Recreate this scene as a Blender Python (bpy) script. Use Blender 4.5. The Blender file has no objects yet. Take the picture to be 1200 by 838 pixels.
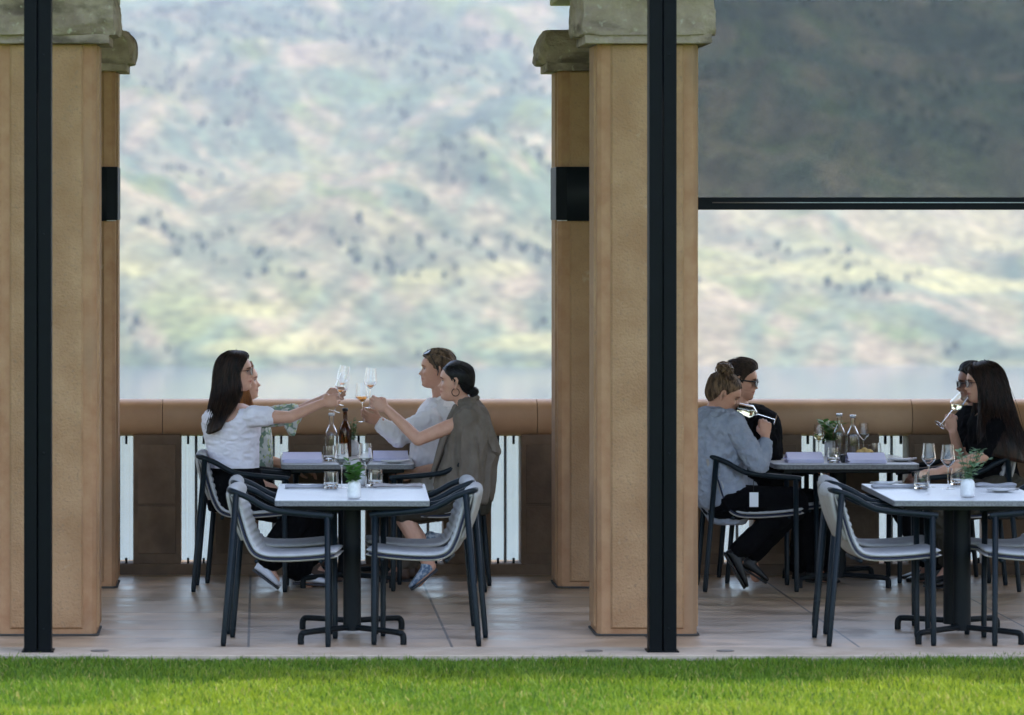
import bpy, bmesh, math, random
import numpy as np
from mathutils import Vector, Matrix, noise as mnoise
random.seed(7); rng = np.random.default_rng(7)
PI = math.pi
sc = bpy.context.scene
COL = sc.collection
F, VX, HY, H = 4594.0, 305.0, 265.0, 2.14     # focal length in px of a 1200 px frame, vanishing point, eye height

def W(px, py, d):
    s = F / d
    return np.array(((px - VX) / s, d, H - (py - HY) / s))

# ------------------------------------------------------------------ materials
def _nt(name):
    m = bpy.data.materials.new(name); m.use_nodes = True
    nt = m.node_tree
    return m, nt, nt.nodes['Principled BSDF']

def rgb(c): return (c[0], c[1], c[2], 1.0)

def mat(name, col, rough=0.6, metal=0.0, col2=None, scale=8.0, detail=6.0, stretch=(1, 1, 1), contrast=(0.35, 0.65),
        bump=None, rough2=None, spec=0.5, sheen=0.0, sss=0.0, trans=0.0, ior=1.45, coat=0.0, extra=None, coord='Object', vcol=None, transl=0.0):
    m, nt, b = _nt(name)
    N, L = nt.nodes, nt.links
    b.inputs['Roughness'].default_value = rough
    b.inputs['Metallic'].default_value = metal
    b.inputs['Specular IOR Level'].default_value = spec
    b.inputs['Sheen Weight'].default_value = sheen
    b.inputs['Subsurface Weight'].default_value = sss
    if sss: b.inputs['Subsurface Radius'].default_value = (0.012, 0.005, 0.003); b.inputs['Subsurface Scale'].default_value = 1.0
    b.inputs['Transmission Weight'].default_value = trans
    b.inputs['IOR'].default_value = ior
    b.inputs['Coat Weight'].default_value = coat
    b.inputs['Base Color'].default_value = rgb(col)
    tc = N.new('ShaderNodeTexCoord')
    oi = N.new('ShaderNodeObjectInfo')
    add = N.new('ShaderNodeVectorMath'); add.operation = 'ADD'
    mul = N.new('ShaderNodeVectorMath'); mul.operation = 'SCALE'
    L.new(oi.outputs['Random'], mul.inputs['Scale']); mul.inputs[0].default_value = (13.7, 7.9, 5.3)
    L.new(tc.outputs[coord] if coord != 'World' else N.new('ShaderNodeNewGeometry').outputs['Position'], add.inputs[0])
    if coord != 'World': L.new(mul.outputs[0], add.inputs[1])
    mp = N.new('ShaderNodeMapping'); mp.inputs['Scale'].default_value = stretch
    L.new(add.outputs[0], mp.inputs['Vector'])
    cur = None
    if col2 is not None:
        nz = N.new('ShaderNodeTexNoise'); nz.inputs['Scale'].default_value = scale; nz.inputs['Detail'].default_value = detail
        nz.inputs['Roughness'].default_value = 0.6
        L.new(mp.outputs[0], nz.inputs['Vector'])
        rp = N.new('ShaderNodeMapRange'); rp.inputs['From Min'].default_value = contrast[0]; rp.inputs['From Max'].default_value = contrast[1]
        L.new(nz.outputs['Fac'], rp.inputs['Value'])
        mx = N.new('ShaderNodeMix'); mx.data_type = 'RGBA'
        mx.inputs['A'].default_value = rgb(col); mx.inputs['B'].default_value = rgb(col2)
        L.new(rp.outputs[0], mx.inputs['Factor'])
        cur = mx.outputs['Result']
        if rough2 is not None:
            rr = N.new('ShaderNodeMapRange'); rr.inputs['To Min'].default_value = rough; rr.inputs['To Max'].default_value = rough2
            L.new(rp.outputs[0], rr.inputs['Value']); L.new(rr.outputs[0], b.inputs['Roughness'])
    if extra:       # extra = list of (scale, colour, low, high, stretch) : further stains laid over
        for (s2, c2, lo, hi, st) in extra:
            mp2 = N.new('ShaderNodeMapping'); mp2.inputs['Scale'].default_value = st
            L.new(add.outputs[0], mp2.inputs['Vector'])
            nz = N.new('ShaderNodeTexNoise'); nz.inputs['Scale'].default_value = s2; nz.inputs['Detail'].default_value = 5
            L.new(mp2.outputs[0], nz.inputs['Vector'])
            rp = N.new('ShaderNodeMapRange'); rp.inputs['From Min'].default_value = lo; rp.inputs['From Max'].default_value = hi
            L.new(nz.outputs['Fac'], rp.inputs['Value'])
            mx = N.new('ShaderNodeMix'); mx.data_type = 'RGBA'
            if cur is None: mx.inputs['A'].default_value = rgb(col)
            else: L.new(cur, mx.inputs['A'])
            mx.inputs['B'].default_value = rgb(c2); L.new(rp.outputs[0], mx.inputs['Factor'])
            cur = mx.outputs['Result']
    if vcol:
        va = N.new('ShaderNodeVertexColor'); va.layer_name = vcol
        mx = N.new('ShaderNodeMix'); mx.data_type = 'RGBA'; mx.blend_type = 'MULTIPLY'; mx.inputs['Factor'].default_value = 1
        if cur is None: mx.inputs['A'].default_value = rgb(col)
        else: L.new(cur, mx.inputs['A'])
        L.new(va.outputs['Color'], mx.inputs['B']); cur = mx.outputs['Result']
    if cur is not None: L.new(cur, b.inputs['Base Color'])
    if bump:
        bs, bstr, bd = bump[:3]; bst = bump[3] if len(bump) > 3 else stretch
        mp3 = N.new('ShaderNodeMapping'); mp3.inputs['Scale'].default_value = bst
        L.new(add.outputs[0], mp3.inputs['Vector'])
        nz = N.new('ShaderNodeTexNoise'); nz.inputs['Scale'].default_value = bs; nz.inputs['Detail'].default_value = 6
        L.new(mp3.outputs[0], nz.inputs['Vector'])
        bp = N.new('ShaderNodeBump'); bp.inputs['Strength'].default_value = bstr; bp.inputs['Distance'].default_value = bd
        L.new(nz.outputs['Fac'], bp.inputs['Height']); L.new(bp.outputs[0], b.inputs['Normal'])
    if transl:
        out = [n for n in N if n.type == 'OUTPUT_MATERIAL'][0]
        tr = N.new('ShaderNodeBsdfTranslucent'); mxs = N.new('ShaderNodeMixShader'); mxs.inputs[0].default_value = transl
        if cur is not None: L.new(cur, tr.inputs['Color'])
        else: tr.inputs['Color'].default_value = rgb(col)
        L.new(b.outputs[0], mxs.inputs[1]); L.new(tr.outputs[0], mxs.inputs[2]); L.new(mxs.outputs[0], out.inputs['Surface'])
    return m

M = {}
M['stone'] = mat('pillar_stone', (.325, .176, .090), .85, col2=(.405, .238, .130), scale=5, bump=(90, .6, .012), spec=.3,
                 extra=[(1.6, (.225, .122, .060), .50, .72, (1, 1, .18)), (9, (.46, .34, .23), .68, .80, (1, 1, 1)), (60, (.26, .165, .10), .58, .76, (1, 1, 1))])
M['stone_edge'] = mat('pillar_edge_stone', (.325, .160, .082), .8, col2=(.395, .220, .118), scale=9, bump=(50, .3, .008), spec=.3,
                      extra=[(3, (.28, .17, .10), .56, .72, (1, 1, .3))])
M['rock'] = mat('capital_rock', (.25, .185, .145), .9, col2=(.40, .315, .25), scale=5, bump=(14, .9, .04), spec=.25,
                extra=[(3.2, (.12, .09, .07), .52, .66, (1, 1, 2.5)), (22, (.48, .44, .35), .62, .75, (1, 1, 1))])
M['rail'] = mat('rail_stone', (.42, .240, .130), .48, col2=(.50, .300, .170), scale=3, bump=(40, .2, .006), spec=.4,
                extra=[(1.2, (.44, .25, .13), .5, .7, (.4, 1, 1))])
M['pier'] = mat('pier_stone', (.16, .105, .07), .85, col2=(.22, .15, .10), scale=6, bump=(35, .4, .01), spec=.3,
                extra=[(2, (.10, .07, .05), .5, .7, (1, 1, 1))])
M['steel'] = mat('dark_steel', (.0008, .0018, .003), .5, col2=(.0015, .003, .0045), scale=20, spec=.13)
M['frame'] = mat('chair_frame_paint', (.0035, .008, .012), .42, col2=(.005, .011, .016), scale=30, spec=.22)
M['base'] = mat('table_base_paint', (.0025, .005, .007), .5, spec=.2)
M['cushion'] = mat('cushion_fabric', (.37, .36, .37), .95, col2=(.44, .43, .435), scale=14, bump=(220, .5, .004), spec=.1)
M['shell'] = mat('shell_fabric', (.33, .30, .275), .95, col2=(.38, .35, .325), scale=10, bump=(260, .5, .004), spec=.1)
M['piping'] = mat('navy_piping', (.010, .014, .04), .7)
M['table_top'] = mat('speckled_table_top', (.42, .43, .46), .34, col2=(.56, .57, .60), scale=90, contrast=(.3, .7), bump=(120, .08, .002), spec=.55,
                     extra=[(160, (.25, .25, .27), .60, .68, (1, 1, 1)), (4, (.48, .48, .5), .5, .8, (1, 1, 1))])
M['shaded_table_edge'] = mat('speckled_shaded_edge', (.12, .12, .125), .7, col2=(.20, .20, .205), scale=120, contrast=(.4, .6))  # same stone as the top, its edge shade put into a darker colour
M['ceramic'] = mat('white_ceramic', (.72, .72, .74), .55, col2=(.62, .62, .64), scale=60, bump=(70, .25, .004))
M['plate'] = mat('grey_plate', (.55, .55, .56), .25, coat=.3)
M['napkin'] = mat('napkin_cloth', (.36, .355, .39), .95, col2=(.42, .415, .45), scale=30, bump=(150, .4, .003), spec=.1)
M['napkin2'] = mat('napkin_brown_cloth', (.33, .285, .28), .95, col2=(.42, .38, .38), scale=25, bump=(150, .4, .003), spec=.1)
M['paper'] = mat('menu_paper', (.60, .58, .78), .8, col2=(.66, .64, .82), scale=20, spec=.2)
M['ink'] = mat('menu_ink', (.25, .24, .35), .8)
M['dark'] = mat('black_plastic', (.008, .008, .009), .5)
M['leaf'] = mat('leaf_green', (.05, .14, .03), .45, col2=(.09, .22, .045), scale=40, transl=.3)
M['leaf_grey'] = mat('leaf_silver_green', (.12, .22, .12), .5, col2=(.22, .33, .2), scale=40, transl=.25)
M['stalk'] = mat('green_stalk', (.06, .12, .03), .6)
M['bread'] = mat('golden_bread', (.62, .36, .12), .8, col2=(.75, .52, .2), scale=40, bump=(60, .6, .01))
M['silver'] = mat('silver_cap', (.6, .6, .62), .3, metal=.9)
M['skin'] = mat('skin_fair', (.62, .33, .235), .5, col2=(.68, .385, .285), scale=18, sss=.12, vcol='tint', spec=.4)
M['skin_tan'] = mat('skin_tan', (.52, .255, .17), .5, col2=(.57, .30, .205), scale=18, sss=.12, vcol='tint', spec=.4)
M['skin_dark'] = mat('skin_brown', (.27, .12, .085), .5, col2=(.31, .15, .1), scale=18, sss=.12, vcol='tint', spec=.4)

def hair_mat(name, a, b):
    return mat(name, a, .38, col2=b, scale=55, contrast=(.4, .62), stretch=(1, 1, .25), spec=.22)
M['hair_brown'] = hair_mat('hair_dark_brown', (.007, .0045, .004), (.040, .020, .013))
M['hair_black'] = hair_mat('hair_black', (.003, .003, .0035), (.009, .008, .008))
M['hair_chestnut'] = hair_mat('hair_chestnut', (.006, .0035, .0025), (.035, .015, .009))
M['hair_blonde'] = hair_mat('hair_dark_blonde', (.05, .028, .017), (.25, .15, .085))
M['hair_sand'] = hair_mat('hair_sandy', (.05, .030, .018), (.24, .15, .085))
M['hair_man'] = hair_mat('hair_mid_brown', (.012, .007, .005), (.055, .032, .020))
M['hair_ginger'] = hair_mat('hair_ginger', (.20, .065, .02), (.42, .16, .045))

def cloth(name, a, b, folds=.6, scale=12, **k):
    return mat(name, a, .9, col2=b, scale=scale, bump=(34, folds * .6, .012, (1, 1, .5)), spec=.08, **k)
M['white_tee'] = cloth('white_jersey', (.78, .75, .84), (.82, .79, .88), .5)
M['white_shirt'] = cloth('white_cotton', (.77, .73, .74), (.82, .78, .79), .7)
M['black_cloth'] = mat('black_cloth', (.0022, .0022, .003), 1, col2=(.004, .004, .005), scale=12, bump=(16, .6, .02), spec=.04)
M['grey_knit'] = mat('blue_grey_knit', (.25, .275, .335), .95, col2=(.31, .335, .40), scale=22, bump=(30, .7, .02, (1, 1, .6)), spec=.08)
M['taupe'] = cloth('taupe_wool', (.15, .122, .10), (.195, .16, .135), .5)
M['olive'] = cloth('dark_olive_cloth', (.040, .034, .026), (.058, .050, .038), .7)
M['khaki'] = cloth('taupe_trouser_cloth', (.13, .11, .09), (.17, .145, .12), .6)
M['floral'] = mat('leaf_print_blouse', (.62, .64, .60), .9, col2=(.22, .32, .24), scale=26, contrast=(.52, .56), detail=1, bump=(16, .5, .02), spec=.15,
                  extra=[(34, (.50, .55, .22), .60, .64, (1, 1, 1))])
M['white_shoe'] = mat('white_leather', (.66, .67, .74), .55, col2=(.6, .6, .67), scale=20)
M['blue_shoe'] = mat('blue_patterned_canvas', (.10, .16, .26), .7, col2=(.40, .45, .52), scale=45, contrast=(.48, .56))
M['sole'] = mat('rubber_sole', (.05, .05, .06), .7)
M['black_shoe'] = mat('black_leather', (.006, .006, .007), .45)
M['brown_shoe'] = mat('brown_leather', (.09, .05, .035), .5)
M['lens'] = mat('dark_lens', (.003, .003, .004), .25, spec=.4)
M['clear_lens'] = mat('tinted_lens', (.10, .05, .04), .2, spec=.4)
M['gold'] = mat('bronze_metal', (.10, .05, .03), .35, metal=.8)
M['tag'] = mat('white_card', (.75, .76, .8), .6)
M['joint_dark'] = mat('dark_mastic', (.05, .045, .04), .9)
M['drain'] = mat('drain_metal', (.10, .085, .07), .6, col2=(.16, .13, .11), scale=40)
M['concrete'] = mat('roof_concrete', (.40, .33, .26), .9, col2=(.46, .39, .31), scale=2)
M['kerb'] = mat('kerb_stone', (.40, .31, .235), .75, col2=(.47, .38, .30), scale=6, bump=(50, .3, .005), coord='World',
                extra=[(2.0, (.32, .26, .2), .52, .68, (1, 1, 1))])

def glassmat(name, col=(1, 1, 1), ior=1.45, rough=0.0):
    m, nt, b = _nt(name)
    b.inputs['Base Color'].default_value = rgb(col); b.inputs['Transmission Weight'].default_value = 1
    b.inputs['Roughness'].default_value = rough; b.inputs['IOR'].default_value = ior
    return m
M['glass'] = glassmat('clear_glass')
M['bottle_brown'] = glassmat('brown_glass', (.32, .14, .02))
M['wine_rose'] = glassmat('orange_wine', (.90, .34, .05), 1.34)
M['wine_pink'] = glassmat('pink_wine', (.93, .40, .16), 1.34)
M['wine_white'] = glassmat('white_wine', (.97, .95, .62), 1.34)
M['water_in'] = glassmat('drinking_water', (.96, .98, 1), 1.33)
M['wax'] = mat('white_wax', (.85, .83, .80), .5, sss=.0)

# floor : long slabs with fine joints
def floor_mat():
    m, nt, b = _nt('terrace_slabs'); N, L = nt.nodes, nt.links
    g = N.new('ShaderNodeNewGeometry')
    mp = N.new('ShaderNodeMapping'); mp.vector_type = 'POINT'
    mp.inputs['Location'].default_value = (.06, -19.912 + 0.0, 0)
    L.new(g.outputs['Position'], mp.inputs['Vector'])
    br = N.new('ShaderNodeTexBrick'); br.offset = 0.0; br.squash = 1.0
    br.inputs['Scale'].default_value = 1.0; br.inputs['Brick Width'].default_value = 1.035; br.inputs['Row Height'].default_value = .447
    br.inputs['Mortar Size'].default_value = .0075; br.inputs['Mortar Smooth'].default_value = .2
    br.inputs['Color1'].default_value = (.44, .305, .205, 1); br.inputs['Color2'].default_value = (.35, .245, .165, 1); br.inputs['Mortar'].default_value = (.10, .075, .06, 1)
    L.new(mp.outputs[0], br.inputs['Vector'])
    nz = N.new('ShaderNodeTexNoise'); nz.inputs['Scale'].default_value = 3; nz.inputs['Detail'].default_value = 7
    mp2 = N.new('ShaderNodeMapping'); mp2.inputs['Scale'].default_value = (.9, 1.3, 1); L.new(g.outputs['Position'], mp2.inputs['Vector']); L.new(mp2.outputs[0], nz.inputs['Vector'])
    mr = N.new('ShaderNodeMapRange'); mr.inputs['From Min'].default_value = .3; mr.inputs['From Max'].default_value = .7; mr.inputs['To Min'].default_value = .72; mr.inputs['To Max'].default_value = 1.25
    L.new(nz.outputs['Fac'], mr.inputs['Value'])
    mx = N.new('ShaderNodeMix'); mx.data_type = 'RGBA'; mx.blend_type = 'MULTIPLY'; mx.inputs['Factor'].default_value = 1
    cc = N.new('ShaderNodeCombineColor')
    for i in range(3): L.new(mr.outputs[0], cc.inputs[i])
    L.new(br.outputs['Color'], mx.inputs['A']); L.new(cc.outputs[0], mx.inputs['B'])
    L.new(mx.outputs['Result'], b.inputs['Base Color'])
    rr = N.new('ShaderNodeMapRange'); rr.inputs['From Min'].default_value = .35; rr.inputs['From Max'].default_value = .68; rr.inputs['To Min'].default_value = .29; rr.inputs['To Max'].default_value = .5
    L.new(nz.outputs['Fac'], rr.inputs['Value']); L.new(rr.outputs[0], b.inputs['Roughness'])
    nz2 = N.new('ShaderNodeTexNoise'); nz2.inputs['Scale'].default_value = 9; nz2.inputs['Detail'].default_value = 4; L.new(g.outputs['Position'], nz2.inputs['Vector'])
    sb = N.new('ShaderNodeMath'); sb.operation = 'SUBTRACT'; L.new(nz2.outputs['Fac'], sb.inputs[0]); L.new(br.outputs['Fac'], sb.inputs[1])
    bp = N.new('ShaderNodeBump'); bp.inputs['Strength'].default_value = .22; bp.inputs['Distance'].default_value = .006
    L.new(sb.outputs[0], bp.inputs['Height']); L.new(bp.outputs[0], b.inputs['Normal'])
    return m
M['floor'] = floor_mat()

def screen_mat():
    m, nt, b = _nt('roller_screen_mesh'); N, L = nt.nodes, nt.links
    out = [n for n in N if n.type == 'OUTPUT_MATERIAL'][0]
    b.inputs['Base Color'].default_value = (.045, .05, .058, 1); b.inputs['Roughness'].default_value = .8
    tc = N.new('ShaderNodeTexCoord')
    def nz(scale, st):
        mp = N.new('ShaderNodeMapping'); mp.inputs['Scale'].default_value = st; L.new(tc.outputs['Object'], mp.inputs['Vector'])
        n = N.new('ShaderNodeTexNoise'); n.inputs['Scale'].default_value = scale; n.inputs['Detail'].default_value = 3; L.new(mp.outputs[0], n.inputs['Vector']); return n.outputs['Fac']
    a = nz(9, (34, 1, 3)); c = nz(9, (3, 1, 34))
    s = N.new('ShaderNodeMath'); s.operation = 'ADD'; L.new(a, s.inputs[0]); L.new(c, s.inputs[1])
    r = N.new('ShaderNodeMapRange'); r.inputs['From Min'].default_value = .6; r.inputs['From Max'].default_value = 1.4; r.inputs['To Min'].default_value = .48; r.inputs['To Max'].default_value = .66
    L.new(s.outputs[0], r.inputs['Value'])
    tr = N.new('ShaderNodeBsdfTransparent'); tr.inputs['Color'].default_value = (.94, .98, .97, 1); tl = N.new('ShaderNodeBsdfTranslucent'); tl.inputs['Color'].default_value = (.045, .055, .055, 1)
    m1 = N.new('ShaderNodeMixShader'); m1.inputs[0].default_value = .45; L.new(b.outputs[0], m1.inputs[1]); L.new(tl.outputs[0], m1.inputs[2])
    m2 = N.new('ShaderNodeMixShader'); L.new(r.outputs[0], m2.inputs[0]); L.new(tr.outputs[0], m2.inputs[1]); L.new(m1.outputs[0], m2.inputs[2])
    L.new(m2.outputs[0], out.inputs['Surface'])
    return m
M['screen'] = screen_mat()

def pane_mat():
    m, nt, b = _nt('ribbed_glass_pane'); N, L = nt.nodes, nt.links
    out = [n for n in N if n.type == 'OUTPUT_MATERIAL'][0]
    b.inputs['Base Color'].default_value = (.62, .70, .72, 1); b.inputs['Roughness'].default_value = .3
    tc = N.new('ShaderNodeTexCoord'); mp = N.new('ShaderNodeMapping'); mp.inputs['Scale'].default_value = (110, 1, .3); L.new(tc.outputs['Object'], mp.inputs['Vector'])
    n = N.new('ShaderNodeTexNoise'); n.inputs['Scale'].default_value = 1.0; L.new(mp.outputs[0], n.inputs['Vector'])
    r = N.new('ShaderNodeMapRange'); r.inputs['From Min'].default_value = .35; r.inputs['From Max'].default_value = .65; r.inputs['To Min'].default_value = .05; r.inputs['To Max'].default_value = .14
    L.new(n.outputs['Fac'], r.inputs['Value'])
    tr = N.new('ShaderNodeBsdfTransparent'); tr.inputs['Color'].default_value = (.93, .97, .97, 1)
    tl = N.new('ShaderNodeBsdfTranslucent'); tl.inputs['Color'].default_value = (.8, .86, .88, 1)
    m1 = N.new('ShaderNodeMixShader'); m1.inputs[0].default_value = .6; L.new(b.outputs[0], m1.inputs[1]); L.new(tl.outputs[0], m1.inputs[2])
    m2 = N.new('ShaderNodeMixShader'); L.new(r.outputs[0], m2.inputs[0]); L.new(tr.outputs[0], m2.inputs[1]); L.new(m1.outputs[0], m2.inputs[2])
    L.new(m2.outputs[0], out.inputs['Surface'])
    return m
M['pane'] = pane_mat()

# ------------------------------------------------------------------ geometry collector
class G:
    def __init__(s): s.v = []; s.f = []
    def add(s, vs, fs):
        o = len(s.v); s.v.extend([tuple(map(float, p)) for p in vs]); s.f.extend([tuple(i + o for i in f) for f in fs]); return s
    def box(s, a, b, taper=None):
        x0, y0, z0 = a; x1, y1, z1 = b
        s.add([(x0, y0, z0), (x1, y0, z0), (x1, y1, z0), (x0, y1, z0), (x0, y0, z1), (x1, y0, z1), (x1, y1, z1), (x0, y1, z1)],
              [(0, 3, 2, 1), (4, 5, 6, 7), (0, 1, 5, 4), (1, 2, 6, 5), (2, 3, 7, 6), (3, 0, 4, 7)]); return s
    def rings(s, R, cap=True):      # R: list of (n,3) arrays
        n = len(R[0]); o = len(s.v)
        for r in R: s.v.extend([tuple(map(float, p)) for p in r])
        for i in range(len(R) - 1):
            for j in range(n):
                k = (j + 1) % n
                s.f.append((o + i * n + j, o + i * n + k, o + (i + 1) * n + k, o + (i + 1) * n + j))
        if cap:
            s.f.append(tuple(o + j for j in reversed(range(n))))
            s.f.append(tuple(o + (len(R) - 1) * n + j for j in range(n)))
        return s
    def tube(s, P, r, n=10, cap=True, closed=False):
        P = [np.array(p, float) for p in P]; m = len(P)
        if not hasattr(r, '__len__'): r = [r] * m
        up = None; R = []
        for i in range(m):
            if closed: t = P[(i + 1) % m] - P[(i - 1) % m]
            else: t = P[min(i + 1, m - 1)] - P[max(i - 1, 0)]
            t = t / (np.linalg.norm(t) + 1e-12)
            if up is None:
                a = np.array((0, 0, 1.)) if abs(t[2]) < .9 else np.array((1., 0, 0))
                up = a - t * a.dot(t)
            else: up = up - t * up.dot(t)
            up = up / (np.linalg.norm(up) + 1e-12); w = np.cross(t, up)
            th = np.arange(n) * 2 * PI / n
            R.append(P[i] + r[i] * (np.cos(th)[:, None] * up + np.sin(th)[:, None] * w))
        if closed: R.append(R[0]); cap = False
        return s.rings(R, cap)
    def ball(s, c, r, n=14, m=8):
        if not hasattr(r, '__len__'): r = (r, r, r)
        c = np.array(c, float); R = []
        for i in range(1, m):
            ph = PI * i / m; th = np.arange(n) * 2 * PI / n
            R.append(c + np.stack([r[0] * math.sin(ph) * np.cos(th), r[1] * math.sin(ph) * np.sin(th), np.full(n, -r[2] * math.cos(ph))], 1))
        o = len(s.v); s.rings(R, False); nn = len(s.v)
        s.v.append(tuple(c - (0, 0, r[2]))); s.v.append(tuple(c + (0, 0, r[2])))
        for j in range(n):
            k = (j + 1) % n
            s.f.append((nn, o + k, o + j)); s.f.append((nn + 1, o + (m - 2) * n + j, o + (m - 2) * n + k))
        return s
    def limb(s, P, r, n=14):         # tapered capsules joined at balls
        P = [np.array(p, float) for p in P]
        for i in range(len(P)): s.ball(P[i], r[i] * 1.0, 14, 9)
        for i in range(len(P) - 1): s.tube([P[i], P[i + 1]], [r[i], r[i + 1]], n)
        return s
    def lathe(s, prof, n=28, c=(0, 0, 0), cap=True):
        th = np.arange(n) * 2 * PI / n
        return s.rings([np.stack([c[0] + r * np.cos(th), c[1] + r * np.sin(th), np.full(n, c[2] + z)], 1) for r, z in prof], cap)
    def xf(s, Mx, i0=0):
        Mx = np.array(Mx); v = np.array(s.v[i0:]); v = v @ Mx[:3, :3].T + Mx[:3, 3]; s.v[i0:] = [tuple(p) for p in v]; return s

def to_mesh(g, name='m'):
    me = bpy.data.meshes.new(name); me.from_pydata(g.v, [], g.f); me.validate(); me.update(); return me

def base_of(o):
    p = np.zeros(3)
    while o is not None: p += np.array(o.location); o = o.parent
    return p

def obj(name, g, m, parent=None, smooth=True, bevel=0, world=False, seg=2, angle=35):
    me = g if isinstance(g, bpy.types.Mesh) else to_mesh(g, name)
    if world and parent is not None: me.transform(Matrix.Translation(Vector(-base_of(parent))))
    o = bpy.data.objects.new(name, me); COL.objects.link(o); o.parent = parent
    if m is not None:
        for mm in (m if isinstance(m, (list, tuple)) else [m]): me.materials.append(mm)
    if smooth: me.shade_smooth() if not bevel else me.shade_smooth()
    if smooth is True and not bevel:
        md = None
    if bevel:
        b = o.modifiers.new('bevel', 'BEVEL'); b.width = bevel; b.segments = seg; b.limit_method = 'ANGLE'; b.angle_limit = math.radians(angle)
        b.harden_normals = True
        w = None
    return o

def sharp(o, deg=35):
    me = o.data; me.set_sharp_from_angle(angle=math.radians(deg)); return o

def tag(o, label=None, cat=None, group=None, kind=None):
    if label: o['label'] = label
    if cat: o['category'] = cat
    if group: o['group'] = group
    if kind: o['kind'] = kind
    return o

def empty(name, loc=(0, 0, 0), label=None, cat=None, group=None, rz=0):
    o = bpy.data.objects.new(name, None); COL.objects.link(o); o.location = loc; o.rotation_euler = (0, 0, rz); o.empty_display_size = .1
    return tag(o, label, cat, group)

def copy_tree(o, parent=None):
    c = o.copy(); COL.objects.link(c); c.parent = parent
    for ch in list(o.children): copy_tree(ch, c)
    return c

def fuse(g, voxel=.005, smooth=2, wrinkle=None):
    me = to_mesh(g, 'tmp'); o = bpy.data.objects.new('tmp', me); COL.objects.link(o)
    r = o.modifiers.new('r', 'REMESH'); r.mode = 'VOXEL'; r.voxel_size = voxel; r.adaptivity = 0
    if smooth:
        sm = o.modifiers.new('s', 'SMOOTH'); sm.factor = .5; sm.iterations = smooth
    dg = bpy.context.evaluated_depsgraph_get(); dg.update()
    out = bpy.data.meshes.new_from_object(o.evaluated_get(dg), depsgraph=dg)
    COL.objects.unlink(o); bpy.data.objects.remove(o); bpy.data.meshes.remove(me)
    if wrinkle:
        amp, sx, sy, sz, ridge = wrinkle
        n = len(out.vertices); co = np.empty(n * 3); out.vertices.foreach_get('co', co); co = co.reshape(-1, 3)
        no = np.empty(n * 3); out.vertices.foreach_get('normal', no); no = no.reshape(-1, 3)
        q = co * np.array((sx, sy, sz))
        f = fbm3(q, 3)
        f = (1 - np.abs(f * 2 - 1)) * ridge + f * (1 - ridge)
        co += no * ((f - .6) * amp * 2)[:, None]
        out.vertices.foreach_set('co', co.ravel()); out.update()
    out.shade_smooth()
    return out

# ------------------------------------------------------------------ numpy noise
def _h(i, j, k=0):
    x = (i * 374761393 + j * 668265263 + k * 2147483647 * 3 + 1274126177) & 0xffffffff
    x = ((x ^ (x >> 13)) * 1274126177) & 0xffffffff
    return ((x ^ (x >> 16)) & 0xffffff) / float(0xffffff)
def vnoise3(p):
    i = np.floor(p).astype(np.int64); f = p - i; f = f * f * (3 - 2 * f)
    r = 0
    for a in (0, 1):
        for b in (0, 1):
            for c in (0, 1):
                w = (f[:, 0] if a else 1 - f[:, 0]) * (f[:, 1] if b else 1 - f[:, 1]) * (f[:, 2] if c else 1 - f[:, 2])
                r = r + w * _h(i[:, 0] + a, i[:, 1] + b, i[:, 2] + c)
    return r
def fbm3(p, o=4):
    r = 0; a = .5; t = 0
    for k in range(o): r = r + a * vnoise3(p * 2 ** k + 17.3 * k); t += a; a *= .5
    return r / t
def fbm2(x, y, o=5):
    return fbm3(np.stack([x, y, np.zeros_like(x)], 1), o)

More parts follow.
